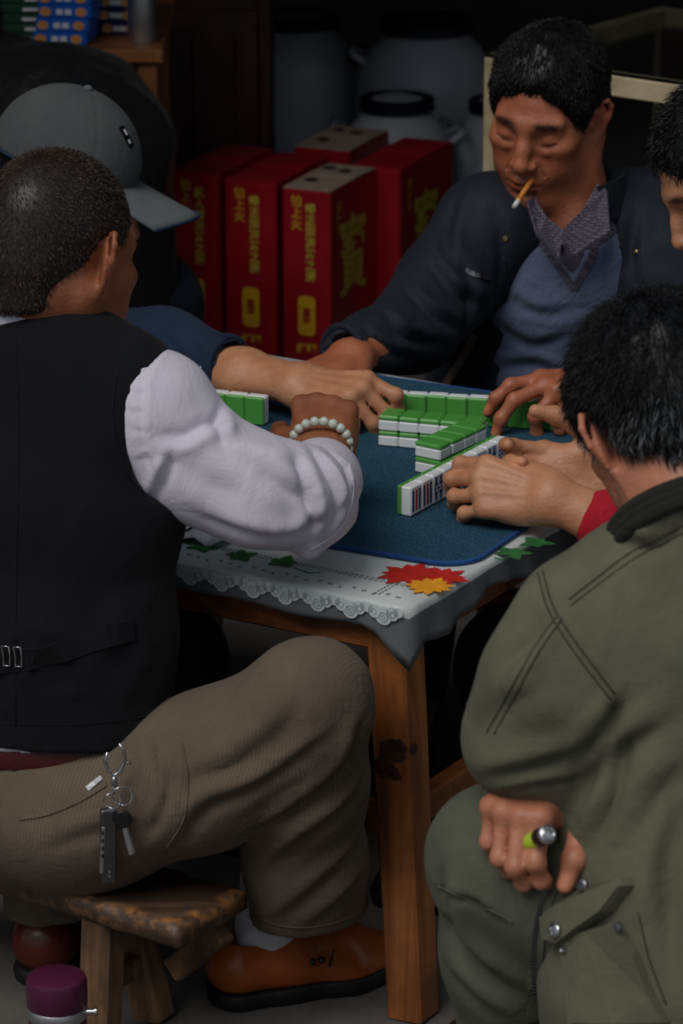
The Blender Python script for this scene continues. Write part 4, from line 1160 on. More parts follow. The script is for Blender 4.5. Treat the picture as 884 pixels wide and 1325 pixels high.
# ================================================================== the man in the black vest
FAB = {}
FAB['vest'] = fabric('black_vest_cloth', (15, 16, 21), (10, 11, 15), 1100, 18, .25)
FAB['shirt'] = fabric('white_shirt_cotton', (214, 208, 220), (200, 194, 208), 1200, 20, .30, .8, None, .1)
FAB['trouser'] = fabric('brown_striped_trousers', (112, 98, 84), (92, 80, 68), 900, 24, .35, .9, (70., (96, 83, 71), (0, 0, .5), .5))
FAB['belt'] = plain('maroon_leather', (74, 20, 25), .4, var=.15, vs=60., bmp=.2)
FAB['shoe'] = plain('tan_shoe_leather', (170, 86, 36), .3, var=.22, vs=14., bmp=.2, bs_=120.)
FAB['sock'] = fabric('white_sock', (212, 208, 214), None, 900, 60, .3)
def man_vest():
    nails = []
    hf = unit((sin(.64), cos(.64), -.30)); HR = rotm(hf, (0.02, .10, 1)); HT = P(76, 330, 4.12)
    nb = P(48, 404, 4.105)
    f = Field(); head_ops(f, HR, HT, nb, .060, 1.0, 1.15, .7); head = f.build(.0032)
    f = Field(); W = P(414, 588, 4.215)
    hR = rotm((.06, .92, .40), (-.05, -.42, .9))
    hand_ops(f, hR, W, -1, {'index': (.9, .7, .4), 'middle': (1.0, .8, .4), 'ring': (1.05, .8, .4), 'pinky': (1.1, .8, .4)}, [(.5, .8, -.3), (.2, .9, -.5), (.1, .8, -.7)], P(420, 650, 4.08), 1.0, .036, nails=nails); hand = f.build(.003)
    f = Field(); W2 = P(120, 560, 4.5)
    hand_ops(f, rotm((.8, .6, -.1), (0, 0, 1)), W2, 1, {k: (.5, .6, .3) for k in FING}, [(.6, .8, -.2), (.4, .9, -.3), (.3, .9, -.3)], P(-40, 610, 4.42), 1.0, .036); hand2 = f.build(.0045)
    f = Field(); wA = np.array([.9, -.43, 0])
    f.chain([P(40, 1000, 4.03), P(35, 760, 4.05), P(42, 520, 4.09), nb], [.07, .08, .08, .05], .03, wA, 1.4)
    f.cap(P(45, 480, 4.09), P(200, 530, 4.02), .05, .05, .03); f.chain([P(200, 530, 4.02), P(330, 640, 4.0), P(420, 650, 4.08)], [.045, .04, .034], .02)
    f.cap(P(45, 480, 4.09), P(-100, 540, 4.18), .05, .05, .03); f.chain([P(-100, 540, 4.18), P(-120, 690, 4.28), P(-40, 610, 4.42)], [.045, .04, .034], .02)
    f.chain([P(80, 1040, 3.99), P(402, 905, 3.90), P(390, 1080, 3.99), P(375, 1150, 4.04)], [.07, .05, .045, .03], .02)
    f.chain([P(0, 1040, 4.05), P(60, 900, 4.28), P(75, 1170, 4.16)], [.075, .055, .03], .02)
    body = f.build(.010)
    me = person('man in black vest and white shirt seated with his back to us', [head, hand, hand2, body], SK['dark'], nails, (HR, HT), base=(*P(60, 1020, 4.0)[:2], 0))
    # hair: close-cropped, grizzled
    cV, cQ = hair_cap(HR, HT, .0022, (.080, .070), (.028, -.002), -.048)
    N = normals(cV, cQ)
    def comb(p):
        L = (p-HT)@HR; d = np.stack([L[:, 0]*6, .3+0*L[:, 0], -np.ones(len(L))*.9-L[:, 1]*4], 1); return d@HR.T
    strands(cV, cQ, 15000, .0065, comb, me, HM['salt'], None, .0004, 2, .35, .35, 'hair', (cV, cQ))
    # vest
    f = Field()
    f.chain([P(30, 960, 4.03), P(28, 800, 4.045), P(34, 640, 4.07), P(42, 520, 4.10)], [.117, .110, .112, .100], .03, wA, 1.72)
    f.cap(P(52, 432, 4.10), P(168, 486, 4.05), .052, .052, .05); f.cap(P(44, 432, 4.12), P(-80, 500, 4.19), .050, .052, .05)
    f.cap(P(60, 470, 4.07), P(150, 560, 4.03), .07, .07, .04)
    f.ell(P(215, 560, 4.03), (.048, .10, .075), k=.02, cut=True)
    f.plane(P(30, 952, 3.95), (.0, .10, -1), k=.006)
    ax = unit(HT-nb); f.cap(nb-ax*.010, nb+ax*.12, .060, .066, k=.006, cut=True)
    V, Q = f.build(.0065); V = relax(V, Q, 1)
    m = near(V, P(90, 800, 3.93), .12); V = folds(V, Q, .006, (.5, 0, .8), 5, 30, 3, m)
    m = near(V, P(40, 880, 3.93), .10); V = folds(V, Q, .004, (.9, -.3, .15), 6, 40, 5, m)
    vest = part('vest', V, Q, FAB['vest'], me); b = bvh_of(V, Q)
    st = ribbon(b, [(-6, 858), (60, 848), (120, 828), (172, 814)], .026, .002, FAB['vest'], vest, 'back_strap')
    h = hit(b, 17, 846)
    if h is not None:
        p, nn = h; x = unit(np.cross(UPZ, nn)); y = np.cross(nn, x); p = p+nn*.006
        for dx in (-.007, .007):
            MB().tube([p+x*(dx-.004)+y*.013, p+x*(dx+.004)+y*.013, p+x*(dx+.005)+y*.0, p+x*(dx+.004)-y*.013, p+x*(dx-.004)-y*.013, p+x*(dx-.003)], .0011, 6, closed=True).part('buckle', M['chrome'], vest, True)
    seam(b, [(20, 420), (24, 560), (22, 700), (20, 830), (20, 940)], .0009, FAB['vest'], vest)
    seam(b, [(152, 480), (146, 540), (158, 600), (186, 640)], .0011, FAB['vest'], vest)
    seam(b, [(-5, 936), (80, 938), (160, 932), (228, 918)], .0009, FAB['vest'], vest)
    # shirt: sleeve with an open drooping cuff
    f = Field()
    f.chain([P(200, 550, 4.03), P(266, 606, 4.015), P(335, 636, 4.01), P(388, 643, 4.03), P(414, 622, 4.12), P(420, 600, 4.19)], [.073, .062, .060, .054, .044, .035], .03)
    f.cap(P(200, 524, 4.04), P(190, 585, 4.04), .064, .064, .03)
    f.chain([P(414, 630, 4.09), P(422, 660, 4.05), P(402, 708, 4.01)], [.036, .028, .008], .025)
    f.cap(P(394, 660, 4.02), P(400, 712, 4.0), .03, .007, .015)
    f.cap(W+np.array([0, .06, .01]), P(422, 620, 4.13), .030, .028, k=.006, cut=True)
    V, Q = f.build(.0042); V = relax(V, Q, 1)
    V = crease(V, Q, [([(300, 548), (270, 556), (240, 572), (205, 572)], .010, .007, 's'), ([(292, 530), (288, 552), (296, 578)], .009, .006, 's'),
        ([(196, 640), (212, 604), (214, 590)], .008, .010, 's'), ([(172, 596), (190, 588), (204, 600)], .004, .0014, 's'), ([(166, 548), (184, 556), (196, 552)], .004, .0014, 's'), ([(164, 500), (180, 506), (192, 500)], .004, .0014, 's'),
        ([(386, 590), (398, 622), (408, 658), (410, 690)], .010, .009, 's'), ([(408, 582), (428, 612), (440, 640), (440, 668)], .008, .008, 's'), ([(430, 585), (448, 608), (455, 632)], .007, .007, 's'), ([(340, 600), (370, 622), (396, 640)], .012, .007, 's'),
        ([(345, 690), (385, 684), (420, 660)], .012, .008, 's'), ([(262, 660), (310, 680), (360, 690)], .012, .006, 's'), ([(230, 600), (275, 628), (320, 640)], .014, .005, 'g'), ([(300, 575), (345, 590), (385, 585)], .012, .006, 'r'), ([(420, 690), (436, 672), (450, 640)], .006, .006, 'g'), ([(216, 450), (194, 480), (188, 520), (189, 570), (206, 620)], .0045, .003, 's'), ([(168, 470), (180, 478), (188, 486)], .004, .0014, 's'), ([(162, 525), (176, 530), (187, 528)], .004, .0014, 's')])
    V = folds(V, Q, .003, (.6, .1, -.5), 5, 18, 17, near(V, P(330, 610, 3.96), .12))
    sleeve = part('shirt_sleeve', V, Q, FAB['shirt'], me); b = bvh_of(V, Q)
    seam(b, [(452, 600), (457, 640), (440, 684), (402, 712)], .0012, FAB['shirt'], sleeve)
    f = Field(); f.chain([P(-100, 545, 4.18), P(-118, 680, 4.27), P(-40, 612, 4.42)], [.075, .062, .045], .03); V, Q = f.build(.01); part('shirt_sleeve', V, Q, FAB['shirt'], me)
    # standing collar
    collar(nb-ax*.012+np.array([0, .002, 0]), unit(ax*.6+UPZ*.4), HR[:, 1]*[1, 1, 0]+np.array([0, .3, 0]), .064, .068, .044, .0, FAB['shirt'], me)
    # shirt tail showing under the vest
    f = Field(); f.cap(P(30, 985, 4.03), P(30, 930, 4.03), .1095, .1095, .01, wA, 1.62); f.plane(P(60, 963, 3.93), (.14, .10, -1), .003); V, Q = f.build(.008); part('shirt_tail', V, Q, FAB['shirt'], me)
    # belt
    f = Field(); f.chain([P(34, 1000, 4.03), P(32, 940, 4.03)], [.108, .108], .01, wA, 1.60); f.plane(P(34, 992, 3.93), (.10, .10, -1), .003); f.plane(P(34, 955, 3.93), (-.1, -.1, 1), .003); V, Q = f.build(.006); part('belt', V, Q, FAB['belt'], me)
    # trousers
    f = Field()
    f.cap(P(36, 1030, 4.03), P(34, 990, 4.03), .106, .104, .03, wA, 1.58)
    f.ell(P(95, 1042, 3.985), (.115, .115, .082), k=.05); f.ell(P(-30, 1035, 4.06), (.115, .115, .085), k=.05)
    f.plane(P(34, 984, 3.93), (-.1, -.1, 1), .003)
    f.chain([P(110, 1050, 3.97), P(262, 1000, 3.93), P(388, 918, 3.90)], [.080, .082, .070], .05)
    f.ell(P(408, 898, 3.90), (.058, .060, .060), k=.03)
    f.chain([P(402, 910, 3.90), P(394, 1010, 3.95), P(394, 1110, 4.0), P(402, 1200, 4.05)], [.066, .070, .070, .074], .03)
    f.chain([P(-10, 1040, 4.06), P(20, 960, 4.2), P(60, 905, 4.28)], [.10, .09, .075], .04)
    f.chain([P(60, 905, 4.28), P(72, 1050, 4.22), P(78, 1195, 4.15)], [.075, .07, .07], .03)
    f.plane(P(400, 1199, 4.0), (.12, -.05, -1), .004)
    V, Q = f.build(.0065); V = relax(V, Q, 1)
    V = crease(V, Q, [([(225, 1090), (262, 1040), (330, 1010), (420, 950)], .012, .009, 's'), ([(240, 1000), (290, 985), (350, 945), (380, 900)], .014, .006, 's'),
        ([(330, 1070), (380, 1040), (440, 985), (466, 930)], .012, .010, 's'), ([(330, 1130), (390, 1080), (450, 1030), (474, 980)], .011, .008, 's'), ([(350, 1190), (400, 1150), (450, 1100), (474, 1060)], .012, .006, 's'), ([(400, 1195), (440, 1160), (468, 1130)], .010, .005, 's'),
        ([(200, 960), (205, 1000), (196, 1050)], .008, .006, 's'), ([(222, 965), (226, 1010), (212, 1060), (190, 1090)], .007, .006, 's'), ([(60, 1090), (120, 1070), (190, 1060)], .012, .004, 's'), ([(300, 1000), (345, 985), (400, 940)], .008, .005, 'g')])
    V = folds(V, Q, .003, (.9, 0, .4), 3, 22, 29, near(V, P(340, 930, 3.85), .20))
    tr = part('trousers', V, Q, FAB['trouser'], me); b = bvh_of(V, Q)
    ribbon(b, [(25, 1058), (60, 1052), (100, 1036), (138, 1014)], .006, .0012, FAB['trouser'], tr, 'pocket_welt')
    seam(b, [(236, 962), (243, 1010), (238, 1060), (212, 1102)], .0014, FAB['trouser'], tr)
    ribbon(b, [(113, 1021), (132, 1006)], .006, .001, M['iron'], tr, 'metal_tag', 3)
    seam(b, [(330, 1186), (370, 1199), (420, 1197), (470, 1180)], .0012, FAB['trouser'], tr, 'hem_seam')
    # feet
    sh, R, o = shoe(PZ(272, 1300, 0), PZ(470, 1262, 0), me, FAB['shoe'], M['rubber'])
    for dx in (.0, .012):
        q = o+R@np.array([.118+dx, -.045, .055]); MB().lathe([(.004, -.006), (.004, .002), (.002, .003)], q, 12, rotm((1, 0, 0), R@np.array([0, -1., .4]))).part('rivet', M['black'], sh, True)
    seq = [o+R@np.array(q) for q in ((.14, -.047, .045), (.15, -.036, .060), (.152, -.015, .070), (.152, .015, .070))]
    MB().tube(seq, .0014, 5).part('stitch', M['rubber'], sh, True)
    f = Field(); f.frame(R, o); f.chain([(.066, 0, .055), (.078, 0, .10), (.085, 0, .19)], [.031, .034, .038], .02); f.frame(); V, Q = f.build(.005); V = folds(V, Q, .003, (1, 0, .2), 6, 60, 3); part('sock', V, Q, FAB['sock'], me)
    sh2, R2, o2 = shoe(PZ(82, 1258, 0)-np.array([.03, .05, 0]), PZ(82, 1258, 0)+np.array([.04, .2, 0]), me, plain('dark_shoe_leather', (90, 36, 26), .3, var=.2, vs=20), M['rubber'], h=.006)
    f = Field(); f.frame(R2, o2); f.chain([(.055, 0, .06), (.06, 0, .17)], [.032, .036], .02); f.frame(); V, Q = f.build(.007); part('sock', V, Q, FAB['sock'], me)
    # jade bracelet: beads round the wrist
    wx = hR[:, 0]; wz = hR[:, 2]; wy = hR[:, 1]; jade = plain('pale_jade', (198, 206, 196), .2, var=.10, vs=90.)
    bc = W+wy*.014+wz*.002; nb_ = 19
    br = part('bracelet_cord', *[(lambda mb: (np.array(mb.V), mb.F))(MB().tube([bc+wx*.0345*cos(t)+wz*.030*sin(t)+wy*(.004-.016*sin(t)*-.4) for t in np.linspace(0, 2*pi, 25)[:-1]], .0008, 5, closed=True))][0], M['rubber'], me); br.name = 'bracelet'
    bead_m = None
    for i in range(nb_):
        t = 2*pi*i/nb_+.1; c = bc+wx*.0345*cos(t)+wz*.030*sin(t)+wy*(.004+.0064*sin(t))
        prof = [(.0062*sin(a)+.00005, -.0062*cos(a)) for a in np.linspace(.03, pi-.03, 9)]
        MB().lathe(prof, c, 14).part('bead', jade, br, True)
    h_ = P(455, 603, 4.14)
    MB().lathe([(.0025, -.006), (.0065, -.006), (.0075, -.003), (.0075, .003), (.0065, .006), (.0025, .006)], h_, 18, rotm((0, 0, 1), (.5, -.8, .2))).part('barrel_bead', jade, br, True)
    return me, bvh_of(V, Q), b
MAN_A, _, B_TR = man_vest()
# keys hanging from his belt
def keys():
    Y = min(h[0][1] for h in (hit(B_TR, x, y) for x in (130, 150, 170) for y in (1000, 1030, 1060, 1090, 1105)) if h is not None)-.008
    K = lambda x, y, dy=0: PY(x, y, Y+dy)
    base = K(150, 1145); o = empty('key_bunch', base); tag(o, 'bunch of keys with a steel clip hanging from the vest man\'s belt', 'keys')
    MB().tube([K(139, 973), K(136, 985), K(141, 997), K(148, 1004), K(156, 998), K(162, 984), K(160, 970), K(154, 962)], [.0016, .002, .0024, .0026, .0026, .0024, .002, .0014], 8).part('clip', M['chrome'], o, True)
    MB().tube([K(160, 985), K(170, 988)], .0014, 6).part('clip_lever', M['chrome'], o, True)
    MB().lathe([(.0035, 0), (.0035, .010), (.0022, .012)], K(148, 1017), 14).part('swivel', M['chrome'], o, True)
    MB().tube([K(147, 1014), K(147, 1027)], .0018, 6).part('swivel_pin', M['chrome'], o, True)
    for (cx, cy, r) in ((145, 1036, .0095), (158, 1030, .0115)):
        c = K(cx, cy); MB().tube([c+np.array([r*cos(t), .002*sin(t*2), r*sin(t)]) for t in np.linspace(0, 2*pi, 25)[:-1]], .0009, 6, closed=True).part('split_ring', M['chrome'], o, True)
    # folding multi-tool, slightly turned
    a = K(140, 1046); e = K(140, 1142); d = unit(e-a)
    MB().bar(a, e, .018, .010, up=(.35, -1, .3), bev=.002).part('multi_tool', M['iron'], o)
    MB().bar(K(134, 1070, -.006), K(131, 1130, -.006), .004, .003, up=(.35, -1, .3), bev=.0005).part('tool_blade', M['steel'], o)
    for yy in (1078, 1088, 1098, 1108): MB().box(K(133, yy, -.008), (.0028, .002, .004)).part('tool_slot', M['rubber'], o)
    for yy in (1128, 1134): MB().lathe([(.0012, 0), (.0012, .002), (.0004, .0022)], K(142, yy, -.005), 10, rotm((1, 0, 0), (0, -1, 0))).part('rivet', M['chrome'], o)
    c = K(159, 1060, -.005)
    kb = MB().lathe([(.0095, -.003), (.0105, -.002), (.0105, .002), (.0095, .003)], c, 20, rotm((1, 0, 0), (.1, -1, .1))).part('key', M['black'], o); autosmooth(kb)
    MB().bar(K(161, 1070, -.005), K(170, 1106, -.005), .006, .002, up=(0, -1, 0), bev=.0005).part('key_blade', M['steel'], kb)
    MB().bar(K(163, 1070, -.003), K(173, 1104, -.003), .004, .002, up=(0, -1, 0), bev=.0005).part('key_blade', M['steel'], kb)
    return o
keys()
# ================================================================== the man in the grey cap
FAB['navy'] = fabric('navy_jacket_cloth', (32, 48, 72), (24, 38, 60), 1000, 20, .3)
FAB['cap'] = fabric('grey_cap_cloth', (80, 82, 82), (70, 72, 74), 500, 30, .2)
FAB['capbrim'] = fabric('grey_brim_cloth', (98, 102, 104), (90, 94, 98), 700, 30, .1)
FAB['darkblue'] = fabric('dark_blue_trousers', (26, 32, 46), (18, 22, 34), 900, 20, .3)
def stool(c, h, label, r=.13):
    o = empty('low_stool', (c[0], c[1], 0)); tag(o, label, 'stool', 'low wooden stools round the table')
    MB().box((c[0], c[1], h-.012), (2*r, 1.5*r, .024), None, .004).part('seat', M['benchwood'], o)
    for sx in (-1, 1):
        for sy in (-1, 1): MB().bar((c[0]+sx*r*.75, c[1]+sy*r*.5, h-.024), (c[0]+sx*r*.9, c[1]+sy*r*.62, 0), .03, .03, up=(0, 1, 0), bev=.003).part('leg', M['benchleg'], o)
        MB().bar((c[0]+sx*r*.84, c[1]-r*.5, h*.45), (c[0]+sx*r*.84, c[1]+r*.5, h*.45), .02, .024, bev=.002).part('stretcher', M['benchleg'], o)
    return o
def cuff_ring(c, axis, r, tr, mat, parent, name='cuff'):
    a = unit(axis); x = unit(np.cross(a, UPZ)); y = np.cross(a, x)
    for o_ in (-.004, .004): MB().tube([c+a*o_+(x*cos(t)+y*sin(t))*r for t in np.linspace(0, 2*pi, 29)[:-1]], tr, 8, closed=True).part(name, mat, parent, True)
def limb(pts, rs, h=.009, k=.03, crs=None):
    f = Field(); f.chain(pts, rs, k); V, Q = f.build(h); V = relax(V, Q, 1); return V, Q
def legs(parent, hipL, kneeL, footL, hipR, kneeR, footR, mat, r=(.09, .07, .055), pel=None, h=.011):
    f = Field()
    f.chain([hipL, kneeL], [r[0], r[1]], .04); f.chain([kneeL, footL], [r[1], r[2]], .03)
    f.chain([hipR, kneeR], [r[0], r[1]], .04); f.chain([kneeR, footR], [r[1], r[2]], .03)
    f.cap(hipL, hipR, r[0]*1.15, r[0]*1.15, .04)
    f.plane((0, 0, .06), (0, 0, -1), .004)
    V, Q = f.build(h); V = relax(V, Q, 1)
    for kn in (kneeL, kneeR): V = folds(V, Q, .006, (.3, .2, 1), 4, 22, 5, near(V, kn, .16))
    return part('trousers', V, Q, mat, parent), (V, Q)
def foot(parent, at, d, mat):
    d = unit(np.array(d)*[1, 1, 0]); shoe(np.array(at)-d*.06, np.array(at)+d*.2, parent, mat, M['rubber'], h=.007)
def at_z(p, z): q = np.array(p, float); q[2] = z; return q
BLK = plain('black_shoe_leather', (26, 22, 22), .35, var=.2)

def man_cap():
    nails = []
    HR = rotm((.93, -.18, -.32), (.25, 0, 1)); HT = P(86, 238, 4.95); nb = np.array([-.47, 4.98, HT[2]-.17])
    f = Field(); head_ops(f, HR, HT, nb, .058); head = f.build(.004)
    f = Field(); W = P(384, 496, 4.70); el = P(230, 470, 4.84)
    hR = rotm((.76, -.48, .02), (.15, -.45, .86))
    hand_ops(f, hR, W, -1, {'index': (.45, 1.2, .5), 'middle': (.85, .60, .3), 'ring': (.95, .6, .3), 'pinky': (1.0, .65, .3)}, [(.35, .85, -.5), (.1, .9, -.6), (.0, .8, -.7)], el, 1.02, .036, nails=nails)
    # tendons on the back of the hand
    f.frame(hR, W)
    for mx in (.030, .0095, -.0115): f.cap((-mx*.45, .02, .0125), (-mx*.98, .085, .0105), .0022, .0026, k=.006)
    f.frame(); hand = f.build(.0028)
    pel = np.array([-.66, 5.02, .36])
    f = Field(); f.chain([pel, (-.60, 5.02, .58), (-.53, 5.0, .72), nb], [.09, .09, .085, .05], .03, (0.3, 1, 0), 1.5)
    f.chain([(-.50, 4.86, .72), P(130, 470, 4.90), el], [.05, .045, .036], .02); f.chain([(-.56, 5.14, .72), (-.50, 5.2, .60), (-.44, 5.02, .60)], [.05, .045, .035], .02)
    body = f.build(.012)
    f = Field(); hand_ops(f, rotm((.3, -.9, 0), (0, 0, 1)), np.array([-.44, 5.02, .60]), 1, {k: (.4, .6, .3) for k in FING}, [(.6, .8, -.2), (.4, .9, -.3), (.3, .9, -.3)], None); hand2 = f.build(.005)
    me = person('man in grey peaked cap and navy jacket reaching across from the left', [head, hand, hand2, body], SK['pale'], nails, (HR, HT), base=(*pel[:2], 0))
    cV, cQ = hair_cap(HR, HT, .003, (.080, .066), (.028, -.004), -.06, h=.006)
    strands(cV, cQ, 1500, .008, lambda p: np.tile([0, 0, -1.], (len(p), 1)), me, HM['black'], None, .0006, 4, .3, .3, 'hair', (cV, cQ))
    # cap: six-panel crown, brim, button, label
    f = Field().frame(HR, HT)
    f.ell((0, -.012, .040), (.086, .106, .098)); f.plane((0, 0, .022), (0, -.05, -1), .003)
    f.ell((0, -.012, .034), (.080, .100, .090), cut=True, k=.001)
    for a in range(6):
        t = a*pi/3+pi/6; seq = [(.0865*cos(t)*sin(p_), -.012+.1065*sin(t)*sin(p_), .040+.0985*cos(p_)) for p_ in np.linspace(.1, 1.75, 9)]
        f.chain(seq, [.0012]*9, k=.002, cut=True)
    f.frame(); V, Q = f.build(.003); cap = part('cap', V, Q, FAB['cap'], me)
    pk = MB()
    nu, nv = 17, 8; Vb = []
    for j in range(nv):
        for i in range(nu):
            a = (i/(nu-1)-.5)*2; t = j/(nv-1); x = a*.080*(1-.10*t); y0 = .092*sqrt(max(0, 1-(a*.86)**2)); y = y0*(1-t)+(.196-.04*a*a)*t
            Vb.append(HT+HR@np.array([x, y-.006, .034-.010*t-.022*a*a*(.2+.8*t)]))
    Fb = [(j*nu+i, j*nu+i+1, (j+1)*nu+i+1, (j+1)*nu+i) for j in range(nv-1) for i in range(nu-1)]
    br = part('brim', np.array(Vb), Fb, FAB['capbrim'], cap); s_ = br.modifiers.new('thick', 'SOLIDIFY'); s_.thickness = .0035
    MB().tube([Vb[(nv-1)*nu+i] for i in range(nu)], .0024, 6).part('brim_edge', FAB['navy'], cap, True)
    MB().lathe([(.007, 0), (.006, .004), (.002, .006)], HT+HR@np.array([0, -.012, .137]), 14, HR).part('button', FAB['capbrim'], cap, True)
    b = bvh_of(V, Q); h = hit(b, 163, 177)
    ribbon(b, [(156, 164), (170, 190)], .011, .001, M['black'], cap, 'label_patch', 4)
    ribbon(b, [(159, 168), (163, 175)], .0035, .0014, M['paper'], cap, 'label_print', 3, .0012); ribbon(b, [(165, 181), (167, 186)], .0035, .0014, M['paper'], cap, 'label_print', 3, .0012)
    MB().tube([HT+HR@np.array([.0868*cos(t), -.012+.1068*sin(t), .027]) for t in np.linspace(0, 2*pi, 49)[:-1]], .0022, 6, closed=True).part('crown_piping', FAB['navy'], cap, True)
    # jacket
    f = Field(); f.chain([pel+[0, 0, -.02], (-.61, 5.02, .58), (-.54, 5.0, .74), (-.50, 4.99, .80)], [.125, .12, .11, .07], .04, (.3, 1, 0), 1.5)
    f.chain([(-.50, 4.88, .74), P(130, 462, 4.90), P(210, 458, 4.86), P(288, 472, 4.79)], [.07, .062, .058, .042], .04)
    f.chain([(-.56, 5.14, .74), (-.50, 5.2, .61), (-.45, 5.03, .60)], [.07, .06, .045], .04)
    f.cap(P(292, 473, 4.785), P(330, 484, 4.75), .034, .034, k=.003, cut=True)
    V, Q = f.build(.0065); V = relax(V, Q, 1)
    V = crease(V, Q, [([(150, 420), (190, 440), (220, 470)], .012, .006, 's'), ([(190, 415), (225, 440), (250, 480)], .010, .006, 's'), ([(230, 425), (262, 450), (280, 470)], .008, .004, 's')])
    jk = part('jacket', V, Q, FAB['navy'], me); b = bvh_of(V, Q)
    cuff_ring(P(292, 473, 4.785), P(292, 473, 4.785)-P(210, 458, 4.86), .0395, .0055, FAB['navy'], jk)
    stud(b, 265, 478, .0075, M['paper'], jk); stud(b, 265, 478, .005, M['black'], jk, lift=.0015)
    legs(me, pel+[.03, -.1, 0], P(222, 850, 4.56), at_z(P(230, 850, 4.60), .09), pel+[.03, .1, 0], np.array([-.28, 4.9, .32]), np.array([-.26, 4.86, .09]), FAB['darkblue'])
    foot(me, P(230, 850, 4.60), (.8, -.5, 0), BLK); foot(me, (-.26, 4.86, 0), (.8, -.5, 0), BLK)
    stool(pel, .235, 'low wooden stool under the man in the grey cap')
    return me
man_cap()

# ================================================================== the smoking man across the table
FAB['cjacket'] = fabric('blue_black_jacket', (30, 36, 46), (20, 25, 34), 900, 18, .4, .7)
FAB['sweater'] = fabric('blue_grey_knit', (104, 112, 142), (82, 90, 118), 350, 30, .45, .95, None, .3, .5)
def dotted(name, c, c2):
    m, nt, bs = new_mat(name); v = coords(nt); vo = N_(nt, 'ShaderNodeTexVoronoi'); vo.inputs['Scale'].default_value = 260; vo.inputs['Randomness'].default_value = .2
    nt.links.new(v, vo.inputs['Vector']); col = ramp(nt, vo.outputs['Distance'], [(.25, lin(c2)), (.45, lin(c))])
    nt.links.new(col, bs.inputs['Base Color']); bs.inputs['Roughness'].default_value = .85; return m
FAB['cshirt'] = dotted('small_check_shirt', (62, 58, 74), (122, 112, 122))
FAB['lining'] = fabric('tan_lining', (128, 112, 96), None, 900, 30, .2)
def man_smoke():
    nails = []
    ps = radians(24); pt = radians(15)
    HR = rotm((-sin(ps)*cos(pt), -cos(ps)*cos(pt), -sin(pt)), (.05, -.1, 1)); HT = P(708, 146, 5.22)
    nb = P(742, 285, 5.22)
    f = Field(); head_ops(f, HR, HT, nb, .058, 1.0)
    f.frame(HR, HT)
    for z_ in (.050, .060): f.chain([(-.03, .088, z_-.003), (0, .094, z_), (.03, .088, z_-.003)], [.0012, .0016, .0012], k=.003, cut=True)   # brow wrinkles
    f.frame(); head = f.build(.0026)
    wR_ = P(456, 460, 4.93); eR = P(545, 420, 5.08); wL = P(790, 490, 4.69); eL = P(885, 470, 4.98)
    f = Field(); hR = rotm((-.55, -.80, -.12), (-.15, -.25, .95))
    hand_ops(f, hR, wR_, -1, {'index': (.4, .7, .4), 'middle': (.5, .8, .4), 'ring': (.6, .8, .4), 'pinky': (.7, .8, .4)}, [(.5, .8, -.3), (.2, .9, -.4), (.1, .9, -.4)], P(505, 440, 5.03), .96, .028, nails=nails); hr = f.build(.0035)
    f = Field(); hL = rotm((-.86, -.48, .0), (-.10, -.25, .95))
    hand_ops(f, hL, wL, 1, {'index': (.12, .60, .4), 'middle': (.30, .65, .4), 'ring': (.8, 1.0, .5), 'pinky': (.9, 1.1, .5)}, [(.45, .85, -.5), (.2, .9, -.6), (.1, .9, -.6)], eL, 1.0, .036, nails=nails, spread={'index': .08}); hl = f.build(.003)
    pel = np.array([.34, 5.42, .36])
    f = Field(); f.chain([pel, P(740, 480, 5.34), P(740, 360, 5.29), nb], [.08, .08, .07, .042], .03, (1, .2, 0), 1.35)
    f.chain([P(635, 310, 5.24), P(548, 420, 5.1), wR_], [.04, .034, .022], .02); f.chain([P(845, 300, 5.28), eL, wL], [.045, .04, .025], .02)
    body = f.build(.012)
    me = person('man in a dark jacket smoking a cigarette across the table', [head, hr, hl, body], SK['tan'], nails, (HR, HT), .30, base=(*pel[:2], 0))
    cV, cQ = hair_cap(HR, HT, .007, (.080, .094), (.044, .000), -.05, h=.004)
    N = normals(cV, cQ); L = (cV-HT)@HR
    cV = cV+N*(.003*noise(cV, 60, 3)+.004*np.clip(L[:, 2:3].ravel()/.1, 0, 1)*(1+noise(cV, 25, 4)))[:, None]
    def comb(p):
        L = (p-HT)@HR; d = np.stack([L[:, 0]*5, .5+L[:, 1]*4, -.35-np.clip(.06-L[:, 2], 0, .2)*12], 1); return d@HR.T
    strands(cV, cQ, 16000, .011, comb, me, HM['black'], None, .0007, 6, .25, .3, 'hair', (cV, cQ))
    eyebrows(head, HR, HT, me, HM['black'])
    # shirt with collar
    f = Field(); f.chain([P(738, 470, 5.30), P(740, 340, 5.25), nb+[0, 0, -.03]], [.100, .095, .062], .03, (1, .2, 0), 1.45)
    ax = unit(HT-nb); f.cap(nb-ax*.02, nb+ax*.12, .058, .062, k=.004, cut=True); f.cap(P(728, 240, 5.08), P(730, 296, 5.12), .040, .006, k=.004, w=(0, 1, 0), m=2.5, cut=True)
    V, Q = f.build(.006); sh = part('shirt', V, Q, FAB['cshirt'], me)
    def flap(pts, name='collar_flap'):
        A = [P(*p) for p in pts]; n = unit(np.cross(A[1]-A[0], A[2]-A[0])); n = n if n[1] < 0 else -n
        Vv = [a+n*.0025 for a in A]+[a-n*.0015 for a in A]; k = len(A)
        Fq = [tuple(range(k)), tuple(range(k, 2*k))[::-1]]+[(i, (i+1) % k, k+(i+1) % k, k+i) for i in range(k)]
        return part(name, np.array(Vv), Fq, FAB['cshirt'], sh, None, False)
    flap([(682, 262, 5.12), (690, 256, 5.15), (706, 282, 5.12), (728, 300, 5.105), (722, 338, 5.095), (695, 305, 5.095)])
